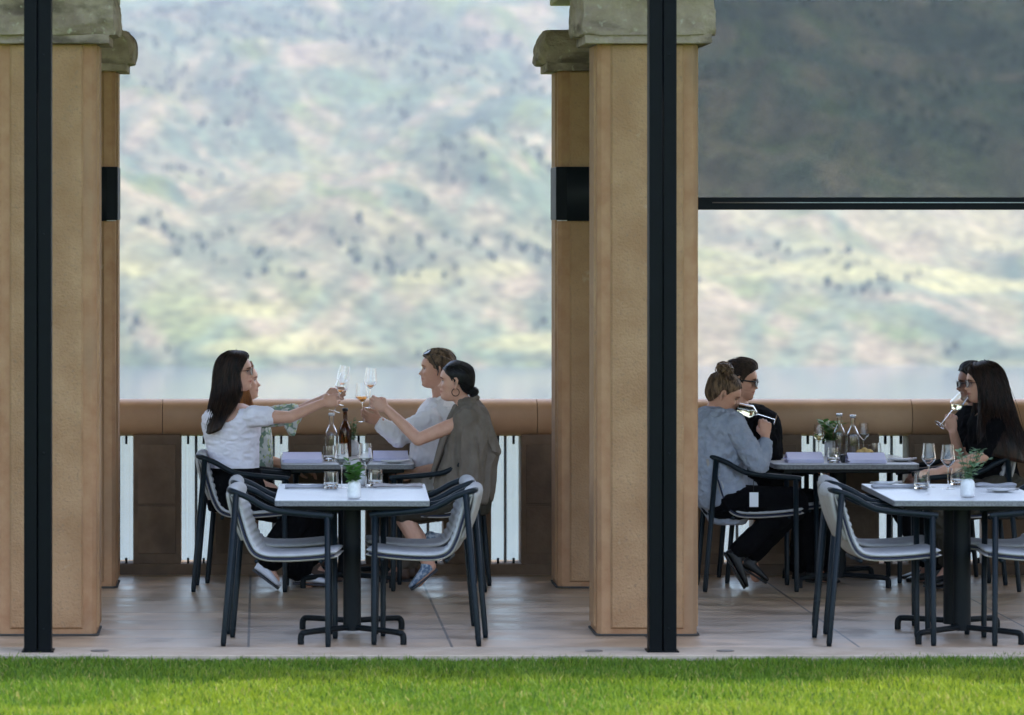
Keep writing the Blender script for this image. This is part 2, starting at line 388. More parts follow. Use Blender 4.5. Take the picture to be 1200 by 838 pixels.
# ------------------------------------------------------------------ far setting
LAKE = -106.0
def build_far():
    # opposite hillside
    nx, ny = 620, 640
    xs = np.linspace(-1900, 3200, nx); ys = 2950 + (np.linspace(0, 1, ny) ** 1.15) * 5200
    X, Y = np.meshgrid(xs, ys); x = X.ravel(); y = Y.ravel()
    t = np.clip((y - 3020 - 90 * (fbm2(x / 700, y * 0, 3) - .5)) / 3800, -.05, 2)
    rise = 40 * (1 - np.exp(-np.clip(t, 0, 9) * 18)) + 560 * t ** 1.05
    # spurs and gullies
    f = fbm2(x / 620 + 3, y / 700, 5); rdg = 1 - np.abs(2 * fbm2(x / 380 + 9, y / 900 + 2, 4) - 1)
    g2 = fbm2(x / 90, y / 110, 4)
    k = np.clip(t * 7, 0, 1)
    z = LAKE - 2 + rise + k * ((f - .5) * 260 + (rdg - .6) * 95 + (g2 - .5) * 34 + (fbm2(x / 36, y / 55, 3) - .5) * 16)
    z = np.where(t <= 0, LAKE - 6, np.maximum(z, LAKE + .5 + 60 * np.clip(t, 0, .05)))
    v = np.stack([x, y, z], 1)
    idx = np.arange(nx * ny).reshape(ny, nx)
    fs = np.stack([idx[:-1, :-1], idx[:-1, 1:], idx[1:, 1:], idx[1:, :-1]], -1).reshape(-1, 4)
    me = bpy.data.meshes.new('hills'); me.vertices.add(len(v)); me.vertices.foreach_set('co', v.ravel().astype(np.float32))
    me.loops.add(fs.size); me.loops.foreach_set('vertex_index', fs.ravel().astype(np.int32))
    me.polygons.add(len(fs)); me.polygons.foreach_set('loop_start', np.arange(0, fs.size, 4, dtype=np.int32))
    me.update(calc_edges=True); me.validate()
    # vegetation cover (dry grass, green scrub, forest floor, bare rock) and painted ridge streaks
    yy = (H - z) / y * F + HY   # not used for placement, only to know how high a spot lies
    elev = (z - LAKE)
    a = fbm2(x / 260 + 40, y / 420, 5); b = fbm2(x / 150 + 7, y / 240 + 5, 5); c = fbm2(x / 60, y / 90 + 50, 4)
    dry = np.array((.135, .125, .066)); pink = np.array((.145, .122, .080)); green = np.array((.078, .105, .038)); forest = np.array((.038, .060, .038)); field = np.array((.19, .185, .085))
    colr = np.tile(dry, (len(x), 1))
    def mixin(w, cc):
        nonlocal colr
        w = np.clip(w, 0, 1)[:, None]; colr = colr * (1 - w) + cc * w
    fine = fbm2(x / 34, y / 60 + 3, 4); mid = fbm2(x / 85 + 60, y / 150, 5)
    mixin((b - .45) * 5, pink)
    mixin((c - .46) * 8, green)
    mixin((a - .50) * 7 + (fine - .5) * 3, green)
    gul = 1 - np.abs(2 * fbm2(x / 120 + 2 + y / 900, y / 520 + 7, 4) - 1)
    mixin((gul - .80) * 7, forest * 1.5)
    strk = 1 - np.abs(2 * fbm2((x + .35 * y) / 46, (y - .2 * x) / 330, 4) - 1); mixin((strk - .74) * 4, pink * 1.25); strk2 = 1 - np.abs(2 * fbm2((x - .30 * y) / 52 + 9, (y + .2 * x) / 300, 4) - 1); mixin((strk2 - .78) * 4, forest * 1.7)  # lighter and darker diagonal streaks: ridge relief painted into the colour
    band = np.exp(-((elev - 330) / 95) ** 2) + .9 * np.exp(-((elev - 560) / 90) ** 2) + 1.3 * np.exp(-((elev - 6) / 7) ** 2)
    forest_w = np.clip((.45 * fbm2(x / 200 + 80, y / 300 + 9, 4) + .35 * mid + .20 * fine - .592 + .15 * band + .10 * (gul > .86)) * 13, 0, 1)
    mixin(np.exp(-((elev - 120) / 75) ** 2) * np.clip((mid - .38) * 5, 0, 1) * .75, np.array((.160, .140, .085)))
    mixin(forest_w * .62, forest)
    mixin(np.clip((fbm2(x / 150 + 8, y / 90 + 30, 3) - .57) * 12, 0, 1) * np.exp(-((elev - 45) / 50) ** 2), field)
    colr *= (.75 + .50 * fbm2(x / 22, y / 40, 4))[:, None] * (.75 + .5 * mid)[:, None]
    at = me.color_attributes.new('cover', 'FLOAT_COLOR', 'POINT')
    at.data.foreach_set('color', np.concatenate([colr, np.ones((len(x), 1))], 1).ravel().astype(np.float32))
    m, nt, bs = _nt('hillside_cover'); N, L = nt.nodes, nt.links
    va = N.new('ShaderNodeVertexColor'); va.layer_name = 'cover'
    gg = N.new('ShaderNodeNewGeometry'); nz = N.new('ShaderNodeTexNoise'); nz.inputs['Scale'].default_value = .09; nz.inputs['Detail'].default_value = 7
    L.new(gg.outputs['Position'], nz.inputs['Vector'])
    mr = N.new('ShaderNodeMapRange'); mr.inputs['From Min'].default_value = .3; mr.inputs['From Max'].default_value = .7; mr.inputs['To Min'].default_value = .45; mr.inputs['To Max'].default_value = 1.6
    L.new(nz.outputs['Fac'], mr.inputs['Value'])
    cc = N.new('ShaderNodeCombineColor'); [L.new(mr.outputs[0], cc.inputs[i]) for i in range(3)]
    mx = N.new('ShaderNodeMix'); mx.data_type = 'RGBA'; mx.blend_type = 'MULTIPLY'; mx.inputs['Factor'].default_value = 1
    L.new(va.outputs[0], mx.inputs['A']); L.new(cc.outputs[0], mx.inputs['B']); L.new(mx.outputs['Result'], bs.inputs['Base Color'])
    bs.inputs['Roughness'].default_value = .95; bs.inputs['Specular IOR Level'].default_value = .1
    o = obj('hills', me, m); tag(o, kind='structure')
    # trees of the hillside
    n = 200000
    tx = rng.uniform(-1300, 2600, n); ty = rng.uniform(3040, 7300, n)
    ix = np.clip(((tx - xs[0]) / (xs[1] - xs[0])).astype(int), 0, nx - 1); iy = np.clip(np.searchsorted(ys, ty), 0, ny - 1)
    k = iy * nx + ix
    keep = (rng.random(n) < np.where(t[k] > .001, .004 + .99 * forest_w[k] ** 1.8, 0))
    keep &= (np.abs(tx / ty - .064) < .28)
    tx, ty, k = tx[keep][:10000], ty[keep][:10000], k[keep][:10000]
    tz = z[k]; hh = rng.uniform(3.5, 10, len(tx)); rr = hh * rng.uniform(.22, .42, len(tx))
    th = np.arange(6) * PI / 3
    V = []; Fc = []
    ring = np.stack([np.cos(th), np.sin(th)], 1)
    nvt = 14
    vv = np.zeros((len(tx), nvt, 3))
    vv[:, 0] = np.stack([tx, ty, tz + hh], 1)
    for j in range(6):
        jj = 1 + rng.uniform(-.2, .2, len(tx))
        vv[:, 1 + j] = np.stack([tx + ring[j, 0] * rr * .75 * jj, ty + ring[j, 1] * rr * .75 * jj, tz + hh * .5], 1)
        vv[:, 7 + j] = np.stack([tx + ring[j, 0] * rr * jj, ty + ring[j, 1] * rr * jj, tz + hh * .15], 1)
    vv[:, 13] = np.stack([tx, ty, tz - 2], 1)
    tri = []
    for j in range(6):
        q = (j + 1) % 6
        tri += [(0, 1 + j, 1 + q), (1 + j, 7 + j, 7 + q), (1 + j, 7 + q, 1 + q), (7 + j, 13, 7 + q)]
    tri = np.array(tri); fa = (tri[None] + (np.arange(len(tx)) * nvt)[:, None, None]).reshape(-1, 3)
    me = fast_mesh('forest', vv.reshape(-1, 3), fa)
    o = obj('hillside_forest', me, mat('conifer_green', (.060, .085, .050), .9, col2=(.085, .110, .058), scale=.03, coord='World', spec=.05), smooth=False)
    tag(o, 'dark conifers and scrub scattered over the far hillside', 'forest', kind='stuff')
    # lake
    g = G(); g.add([(-3000, 330, LAKE), (4200, 330, LAKE), (4200, 3400, LAKE), (-3000, 3400, LAKE)], [(0, 1, 2, 3)])
    o = obj('lake', g, mat('lake_water', (.06, .08, .10), .12, col2=(.08, .10, .12), scale=.01, coord='World', bump=(.35, .2, .25, (1, .35, 1)), spec=.5, ior=1.33), smooth=False); tag(o, kind='structure')

def fast_mesh(name, v, tri):
    me = bpy.data.meshes.new(name); v = np.asarray(v, np.float32); tri = np.asarray(tri, np.int32); k = tri.shape[1]
    me.vertices.add(len(v)); me.vertices.foreach_set('co', v.ravel())
    me.loops.add(tri.size); me.loops.foreach_set('vertex_index', tri.ravel())
    me.polygons.add(len(tri)); me.polygons.foreach_set('loop_start', np.arange(0, tri.size, k, dtype=np.int32))
    me.update(calc_edges=True); return me

def build_ground():
    ys = np.concatenate([np.linspace(-120, 14, 20), np.linspace(15, 25.2, 20), np.linspace(25.6, 60, 20), np.linspace(70, 420, 40)])
    xs = np.concatenate([np.linspace(-3000, -60, 14), np.linspace(-50, 60, 56), np.linspace(80, 4200, 16)])
    X, Y = np.meshgrid(xs, ys); x = X.ravel(); y = Y.ravel()
    drop = np.interp(y, [-120, 25.2, 25.6, 30, 60, 345, 420], [-.03, -.03, -.5, -2.2, -16, LAKE - 1, LAKE - 14])
    z = drop + np.where(y > 34, (fbm2(x / 30, y / 30, 4) - .5) * 5, 0)
    nx, ny = len(xs), len(ys); idx = np.arange(nx * ny).reshape(ny, nx)
    fs = np.stack([idx[:-1, :-1], idx[:-1, 1:], idx[1:, 1:], idx[1:, :-1]], -1).reshape(-1, 4)
    me = fast_mesh('ground', np.stack([x, y, z], 1), fs)
    o = obj('ground', me, mat('lawn_soil', (.045, .10, .018), .95, col2=(.075, .15, .025), scale=3, coord='World', spec=.1,
                              extra=[(.8, (.10, .12, .03), .55, .7, (1, 1, 1))])); tag(o, kind='structure')
    # blades
    n = 210000
    bx = rng.uniform(-2.3, 6.0, n); by = 15.6 + (19.56 - 15.6) * rng.random(n) ** .8
    by = np.where(by > 19.44, 19.44 + (by - 19.44) * (.35 + 1.3 * fbm2(bx * 5, bx * 0, 3)), by)
    dens = fbm2(bx * 3.2, by * 3.2, 3); dens2 = fbm2(bx * .9, by * 1.6 + 5, 3)
    hgt = rng.uniform(.020, .046, n) * (.35 + 1.3 * dens)
    edge = (by > 19.40) & (rng.random(n) < .93); hgt = np.where(edge, hgt * rng.uniform(.55, 1.0, n), hgt)
    wd = rng.uniform(.0018, .0034, n); ang = rng.uniform(0, 2 * PI, n); lean = rng.uniform(.1, .9, n) * hgt; la = rng.uniform(0, 2 * PI, n)
    dx, dy = np.cos(ang) * wd, np.sin(ang) * wd
    lx, ly = np.cos(la) * lean, np.sin(la) * lean
    z0 = np.full(n, -.032)
    v = np.zeros((n, 5, 3))
    v[:, 0] = np.stack([bx - dx, by - dy, z0], 1); v[:, 1] = np.stack([bx + dx, by + dy, z0], 1)
    v[:, 2] = np.stack([bx + dx * .8 + lx * .35, by + dy * .8 + ly * .35, z0 + hgt * .6], 1); v[:, 3] = np.stack([bx - dx * .8 + lx * .35, by - dy * .8 + ly * .35, z0 + hgt * .6], 1)
    v[:, 4] = np.stack([bx + lx, by + ly, z0 + hgt], 1)
    o0 = (np.arange(n) * 5)[:, None]
    tri = np.concatenate([o0 + np.array([0, 1, 2]), o0 + np.array([0, 2, 3]), o0 + np.array([3, 2, 4])], 0)
    me = fast_mesh('grass', v.reshape(-1, 3), tri)
    base = np.array((.110, .215, .018)); yel = np.array((.26, .34, .028)); dk = np.array((.05, .12, .016)); straw = np.array((.40, .34, .12))
    r1 = rng.random(n); w = np.clip((dens2 - .42) * 5, 0, 1) * .75 + rng.random(n) * .35
    c = base * (1 - w[:, None]) + yel * w[:, None]
    c = np.where((r1 < .18)[:, None], dk, c); c = np.where((r1 > .95)[:, None], straw, c)
    c = np.repeat(np.concatenate([c, np.ones((n, 1))], 1), 5, 0)
    at = me.color_attributes.new('blade', 'FLOAT_COLOR', 'POINT'); at.data.foreach_set('color', c.ravel().astype(np.float32))
    o = obj('grass', me, mat('grass_blade', (1, 1, 1), .5, vcol='blade', spec=.3, transl=.4), smooth=False)
    tag(o, 'short bright green mown grass along the terrace edge', 'grass', kind='stuff')
    for nm, pts in (('terrace_floor', (-14, 16, 19.912, 24.8)),):
        g = G().box((pts[0], pts[2], -.25), (pts[1], pts[3], 0))
        tag(sharp(obj(nm, g, M['floor'])), kind='structure')
    g = G().box((-14, 19.54, -.2), (16, 19.908, .002)); tag(obj('terrace_kerb', g, M['kerb'], bevel=.006), kind='structure')

# ------------------------------------------------------------------ architecture
def octo(cx, cy, hx, hy, ch, z):
    return np.array([(cx - hx + ch, cy - hy, z), (cx + hx - ch, cy - hy, z), (cx + hx, cy - hy + ch, z), (cx + hx, cy + hy - ch, z),
                     (cx + hx - ch, cy + hy, z), (cx - hx + ch, cy + hy, z), (cx - hx, cy + hy - ch, z), (cx - hx, cy - hy + ch, z)])
def rock_block(hx, hy, z0, z1, seed, jag=.03):
    g = G(); g.box((-hx, -hy, z0 + .045), (hx, hy, z1))
    me = to_mesh(g); bm = bmesh.new(); bm.from_mesh(me)
    for _ in range(5): bmesh.ops.subdivide_edges(bm, edges=[e for e in bm.edges if e.calc_length() > .03], cuts=1, use_grid_fill=True)
    bmesh.ops.triangulate(bm, faces=bm.faces[:])
    P = np.array([v.co for v in bm.verts])
    c = np.array((0, 0, (z0 + z1) / 2)); h = np.array((hx, hy, (z1 - z0) / 2))
    # quarry faced block: chopped by many random planes, then chipped
    rd = np.random.default_rng(seed + 40)
    q = (P - c) / h
    for _ in range(70):
        k = rd.integers(0, 4); a = k * PI / 2 + rd.uniform(-.5, .5); t = rd.uniform(-1.0, 1.0) * .9
        n = np.array((math.cos(a), math.sin(a), t)); n /= np.linalg.norm(n)
        dmax = np.abs(n) @ h; off = dmax - rd.uniform(.012, .050) * (1 + abs(t) * .8)
        dd = (P - c) @ n - off
        m_ = (dd > 0) & (P[:, 2] > z0 + .01); P[m_] -= n * dd[m_][:, None]
    f = fbm3(P * 11 + seed * 9, 4) - .5; r2 = 1 - np.abs(2 * fbm3(P * 6 + seed * 5, 3) - 1)
    dirn = (P - c) * np.array((1, 1, .3)); dirn /= np.linalg.norm(dirn, axis=1)[:, None] + 1e-9
    P = P + dirn * (f * .030 + (r2 - .75) * .035)[:, None]
    P[:, 2] = np.maximum(P[:, 2], z0 + .04)
    for v, p in zip(bm.verts, P): v.co = p
    bm.normal_update(); out = bpy.data.meshes.new('rock'); bm.to_mesh(out); bm.free(); out.shade_smooth(); out.set_sharp_from_angle(angle=math.radians(24))
    return out

def make_pillar(cap_hx, cap_hy, cz0, cz1, seed, label, group, loc, lamp=False):
    r = empty('stone_pillar', loc, label, 'pillar', group)
    hx, hy, ch = .261, .215, .022
    top = cz0 + .004
    g = G(); g.rings([octo(0, 0, hx - .0, hy, ch, z) for z in (0.0, top)])
    obj('shaft', g, M['stone_edge'], r, bevel=.004)
    # raised field on each face, with a mitred border round it
    for k in range(4):
        w = .194 if k % 2 == 0 else .15
        hh_ = hy if k % 2 == 0 else hx
        def P(u, z, o): return (u, -hh_ - o, z)
        f = G()
        zb, zt = .035, top - .01
        vs = [P(-w, zb, -.002), P(w, zb, -.002), P(w, zt, -.002), P(-w, zt, -.002), P(-w + .012, zb + .012, .012), P(w - .012, zb + .012, .012), P(w - .012, zt, .012), P(-w + .012, zt, .012)]
        f.add(vs, [(0, 1, 5, 4), (1, 2, 6, 5), (2, 3, 7, 6), (3, 0, 4, 7), (4, 5, 6, 7)])
        f.xf(Matrix.Rotation(k * PI / 2, 4, 'Z'))
        p = obj('face_panel', f, M['stone'], r, smooth=False)
    g = G(); g.rings([octo(0, 0, hx + .012, hy + .012, ch, z) for z in (0.003, .012)]); obj('sealant_joint', g, M['joint_dark'], r, smooth=False)
    g = G(); g.box((-cap_hx + .042, -cap_hy + .035, cz0), (cap_hx - .042, cap_hy - .035, cz0 + .05)); obj('capital_ledge', g, M['rock'], r, bevel=.006)
    obj('capital', rock_block(cap_hx, cap_hy, cz0, cz1, seed), M['rock'], r)
    return r

def build_arch():
    S = [-4.252, -1.116, 2.020, 5.156]
    names = ['square stone pillar beyond the left edge', 'front stone pillar at the left edge behind the left black post',
             'front stone pillar at the centre behind the right black post', 'front stone pillar at the right end of the terrace']
    for i, x in enumerate(S):
        if i in (0,): continue
        make_pillar(.372, .315, 3.09, 3.46, i + 1, names[i], 'stone pillars of the terrace', (x, 20.46 + .215, 0))
    names2 = ['', 'rear stone pillar mostly hidden by the left front pillar, carrying a wall lamp', 'rear stone pillar beside the central front pillar, carrying a wall lamp', 'rear stone pillar at the right end of the terrace']
    for i, x in enumerate(S):
        if i in (0,): continue
        r = make_pillar(.372, .315, 3.055, 3.30, i + 11, names2[i], 'stone pillars of the terrace', (x, 23.16 + .215, 0))
        # box lamp fixed round the rear pillar
        l = empty('wall_lamp', (x, 23.16, 2.17), ['', 'black box wall lamp on the left rear pillar', 'black box wall lamp on the rear pillar beside the central front pillar', 'black box wall lamp on the right end rear pillar'][i], 'wall lamp', 'box lamps on the rear pillars')
        g = G(); g.box((-.276, -.035, .006), (.276, .395, .32)); obj('housing', g, M['steel'], l, bevel=.006)
        g = G(); g.box((-.21, -.0385, .0), (.21, -.0365, .32)); obj('front_plate', g, M['base'], l)
        g = G(); g.box((-.262, -.02, .0), (.262, .38, .005)); obj('diffuser', g, M['ceramic'], l)
    # steel posts in front
    for x, lb in ((-1.117, 'tall black steel post in front of the left front pillar'), (2.02, 'tall black steel post in front of the central front pillar'), (5.156, 'tall black steel post at the right end of the terrace')):
        r = empty('steel_post', (x, 19.66, 0), lb, 'post', 'black steel posts at the terrace edge')
        g = G(); g.box((-.0685, 0, .006), (-.004, .12, 3.9)); obj('channel', g, M['steel'], r, bevel=.003)
        g = G(); g.box((.004, 0, .006), (.0685, .12, 3.9)); obj('channel', g, M['steel'], r, bevel=.003)
        g = G(); g.box((-.0035, .02, .006), (.0035, .10, 3.9)); obj('guide_slot', g, M['base'], r)
        g = G()
        for zz in (.12, 1.0, 2.1, 3.0): g.tube([(.03, -.004, zz), (.03, .002, zz)], .006, 8)
        obj('screw', g, M['base'], r)
        g = G().box((-.08, -.012, .002), (.08, .135, .010)); obj('base_plate', g, M['steel'], r, bevel=.002)
    # beams and roof over the terrace (out of the frame, they shade it)
    for x in S:
        g = G().box((x - .27, 19.9, 3.47), (x + .27, 23.7, 3.9)); tag(obj('roof_beam', g, M['concrete'], bevel=.01), kind='structure')
    g = G().box((-14, 19.60, 3.903), (16, 25.15, 4.15)); tag(obj('roof', g, M['concrete'], bevel=.01), kind='structure')
    # roller screen in the right bay
    r = empty('roller_screen', (3.588, 20.72, 0), 'half lowered grey mesh roller screen in the right bay', 'screen')
    g = G().box((-1.295, -.0006, 2.285), (1.295, .0006, 3.9)); obj('mesh_fabric', g, M['screen'], r, smooth=False)
    g = G().box((-1.30, -.016, 2.226), (1.30, .016, 2.292)); obj('bottom_bar', g, M['steel'], r, bevel=.004)
    g = G().box((-1.2, -.0185, 2.262), (1.2, -.0165, 2.266)); obj('bar_groove', g, M['silver'], r)
    # balustrade
    r = empty('stone_balustrade', (1.0, 24.05, 0), 'brown stone balustrade with rounded top rail behind the tables', 'balustrade')
    x0, x1 = -7.5, 9.5
    def part(n, g, m, **k): return obj(n, g, m, r, world=True, **k)
    th = np.linspace(-.5 * PI, 1.5 * PI, 25)[:-1]
    prof = []
    for a in np.linspace(0, 2 * PI, 33)[:-1]:
        cx, cz = math.cos(a), math.sin(a); e = .72
        prof.append((math.copysign(abs(cx) ** e, cx) * .125, math.copysign(abs(cz) ** e, cz) * .114))
    segs = []
    xx = x0
    k = 0
    while xx < x1:
        g = G(); xe = min(xx + 2.3, x1)
        g.rings([np.array([(X, 24.165 + p[0], .961 + p[1]) for p in prof]) for X in (xx + .002, xe - .002)])
        sharp(part('top_rail', g, M['rail']), 60); xx = xe
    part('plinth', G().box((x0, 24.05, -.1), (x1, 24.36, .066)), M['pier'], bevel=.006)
    k0 = int((x0 - 1.51) / .4764) + 1
    for k in range(k0, int((x1 - 1.51) / .4764)):
        c = 1.51 + k * .4764
        # pier to the right of gap k
        a, b = c + .0915, c + .4764 - .0915
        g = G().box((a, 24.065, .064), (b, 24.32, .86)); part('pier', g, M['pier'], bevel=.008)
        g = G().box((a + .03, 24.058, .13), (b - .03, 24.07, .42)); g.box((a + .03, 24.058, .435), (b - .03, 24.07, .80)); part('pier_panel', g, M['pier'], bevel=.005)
        part('baluster', G().tube([(c, 24.17, .066), (c, 24.17, .85)], .009, 8), M['steel'])
        for dx in (-.048, .048):
            part('pane_clip', G().box((c + dx - .007, 24.10, .066), (c + dx + .007, 24.125, .10)), M['steel'], smooth=False); part('pane_clip', G().box((c + dx - .007, 24.10, .80), (c + dx + .007, 24.125, .85)), M['steel'], smooth=False)
        part('glass_pane', G().box((c - .09, 24.13, .07), (c + .09, 24.138, .85)), M['pane'], smooth=False)
    # round drain covers in the kerb
    for j, px in enumerate((117, 696, 850)):
        p = W(px, 763.5, 19.72); x = p[0]
        dlab = ['small dark round cover in the kerb by the left front pillar', 'small dark round cover in the kerb left of the central black post', 'small dark round cover in the kerb right of the central black post'][j]
        g = G().lathe([(.045, .002), (.045, .005), (.038, .0065)], 24, (x, 19.72, 0)); tag(obj('drain_cover', g, M['drain']), dlab, 'drain cover', 'round covers in the kerb')

# ------------------------------------------------------------------ furniture
def catmull(P, n):
    P = np.array(P, float); m = len(P); t = np.linspace(0, m - 1, n); i = np.clip(t.astype(int), 0, m - 2); f = (t - i)[:, None]
    p0 = P[np.clip(i - 1, 0, m - 1)]; p1 = P[i]; p2 = P[i + 1]; p3 = P[np.clip(i + 2, 0, m - 1)]
    if P.ndim == 3: f = f[..., None]
    return .5 * ((2 * p1) + (-p0 + p2) * f + (2 * p0 - 5 * p1 + 4 * p2 - p3) * f ** 2 + (-p0 + 3 * p1 - 3 * p2 + p3) * f ** 3)

def make_chair():
    r = empty('armchair')
    hw = .205
    fx = .465
    for s in (-1, 1):
        obj('leg', G().tube([(-.067, s * (hw + .006), .0), (-.066, s * (hw + .006), .02), (0, s * hw, .775)], [.0125, .0145, .0165], 12), M['frame'], r)
        obj('leg', G().tube([(fx + .004, s * (hw + .006), .0), (fx + .004, s * (hw + .006), .02), (fx, s * hw, .66)], [.0125, .0145, .0155], 12), M['frame'], r)
    arm = [(.492, hw, .660), (.465, hw, .665), (.36, hw + .006, .674), (.26, hw + .01, .684), (.18, hw + .01, .696), (.12, hw + .008, .722), (.06, hw + .004, .756), (.0, hw - .004, .780), (-.03, hw - .03, .788), (-.042, hw - .07, .79), (-.045, 0, .79)]
    arm = catmull(arm, 30); full = np.concatenate([arm, (arm * np.array((1, -1, 1)))[::-1][1:]], 0)
    obj('armrest_rail', G().tube(full, .0155, 12), M['frame'], r)
    # sling seat + backrest, one upholstered pad
    C = catmull([(-.022, .765), (-.002, .70), (.022, .62), (.048, .54), (.085, .475), (.145, .447), (.25, .443), (.36, .449), (.46, .459), (.515, .468)], 90)
    T = np.gradient(C, axis=0); T /= np.linalg.norm(T, axis=1)[:, None]; Nn = np.stack([-T[:, 1], T[:, 0]], 1)   # toward sitter (up/forward)
    s_ = np.concatenate([[0], np.cumsum(np.linalg.norm(np.diff(C, axis=0), axis=1))])
    def pad(y_half, t0, t1, ribs=False, endr=True, nseg=10):
        R = []
        ys = np.linspace(-1, 1, nseg * 2 + 1)
        for i in range(len(C)):
            rib = 0
            if ribs and .03 < s_[i] < .33: rib = .010 * abs(math.sin((s_[i] - .03) / .038 * PI)) - .003
            endf = 1.0
            if endr:
                e = min((s_[-1] - s_[i]) / .03, 1); endf = math.sqrt(max(1 - (1 - e) ** 2, .02))
            top = []; bot = []
            for u in ys:
                ed = (1 - abs(u) ** 6) ** .5 if abs(u) < 1 else 0.0
                yy = u * y_half * (1 - .0 * (1 - endf))
                mid = (t0 + t1) / 2; a = mid + (t1 - mid + rib) * (.25 + .75 * ed) * endf; b_ = mid + (t0 - mid) * (.25 + .75 * ed) * endf
                top.append((C[i, 0] + Nn[i, 0] * a, yy, C[i, 1] + Nn[i, 1] * a)); bot.append((C[i, 0] + Nn[i, 0] * b_, yy, C[i, 1] + Nn[i, 1] * b_))
            R.append(np.array(top + bot[::-1]))
        g = G(); g.rings(R); return g
    obj('seat_pad', pad(.186, .002, .030, True), M['cushion'], r)
    obj('seat_shell', pad(.190, -.018, .0, False), M['shell'], r)
    # rolled upper edge of the backrest
    g = G(); R = []
    for u in np.linspace(-1, 1, 15):
        rr = .037 * (1 - .55 * abs(u) ** 8); cx = -.030 + .022 * abs(u) ** 3
        th = np.arange(16) * 2 * PI / 16
        R.append(np.stack([cx + rr * 1.0 * np.cos(th), np.full(16, u * .186), .776 + rr * 1.1 * np.sin(th)], 1))
    g.rings(R); obj('backrest_roll', g, M['cushion'], r)
    # outer back panel, slanting down to the shell
    g = G(); R = []
    for i in range(12):
        t = i / 11; x = -.062 + .075 * t ** 1.3 - .004 * math.sin(t * PI); z = .775 - .24 * t; x2 = x + .022
        hwid = .186 - .010 * t
        ring = []
        for u in np.linspace(-1, 1, 9): ring.append((x + .006 * abs(u) ** 4, u * hwid, z))
        for u in np.linspace(1, -1, 9): ring.append((x2, u * hwid, z))
        R.append(np.array(ring))
    g.rings(R); obj('back_panel', g, M['shell'], r)
    for s in (-1, 1):
        P = [(C[i, 0], s * .190, C[i, 1] - .001) for i in range(4, 88, 3)]
        obj('piping', G().tube(P, .0048, 8), M['piping'], r)
    for xr, zr in ((.43, .432), (.10, .43)): obj('seat_rail', G().tube([(xr, -.195, zr), (xr, .195, zr)], .010, 8), M['frame'], r)
    return r

chair_n = 0
def build_chairs():
    proto = make_chair()
    L = [
        (-.10, 20.17, 0, -6, 'empty grey cushioned armchair nearest the viewer on the left side of the left front table', 'empty'),
        (-.10, 20.76, 0, 0, 'empty grey armchair behind the nearest one on the left side of the left front table', 'empty'),
        (1.075, 20.17, 180, -8, 'empty grey cushioned armchair nearest the viewer on the right side of the left front table', 'empty'),
        (1.075, 20.76, 180, 0, 'empty grey armchair behind the nearest one on the right side of the left front table', 'empty'),
        (2.955, 20.17, 0, 2, 'empty grey cushioned armchair nearest the viewer on the left side of the right front table', 'empty'),
        (3.03, 20.76, 0, 0, 'empty grey armchair behind the nearest one on the left side of the right front table', 'empty'),
        (4.22, 20.15, 180, -3, 'empty grey armchair nearest the viewer at the right edge of the photo', 'empty'),
        (4.17, 20.74, 180, 0, 'empty grey armchair behind the nearest one at the right edge of the photo', 'empty'),
        (-.317, 23.13, 0, -2, 'grey armchair under the woman in the white top', 'occupied'),
        (-.25, 23.70, 0, 0, 'grey armchair under the woman in the leaf print blouse', 'occupied'),
        (1.27, 23.11, 180, -7, 'grey armchair under the woman with the taupe blazer', 'occupied'),
        (1.22, 23.70, 180, 0, 'grey armchair under the person in the white shirt', 'occupied'),
        (2.667, 23.13, 0, 0, 'grey armchair under the woman in the blue grey sweater', 'occupied'),
        (2.86, 23.66, 0, 0, 'grey armchair under the man in black with sunglasses', 'occupied'),
        (4.37, 23.13, 180, 0, 'grey armchair under the woman with long dark hair at the right edge', 'occupied'),
        (4.30, 23.70, 180, 0, 'grey armchair under the man hidden behind the long haired woman', 'occupied'),
    ]
    for i, (x, y, rot, dr, lb, st) in enumerate(L):
        o = proto if i == 0 else copy_tree(proto)
        # pivot of the chair is its rear edge line; x is where the armrest meets the rear leg
        o.location = (x, y, .0015); o.rotation_euler = (0, 0, math.radians(rot + dr))
        tag(o, lb, 'chair', 'grey cushioned armchairs at the tables')

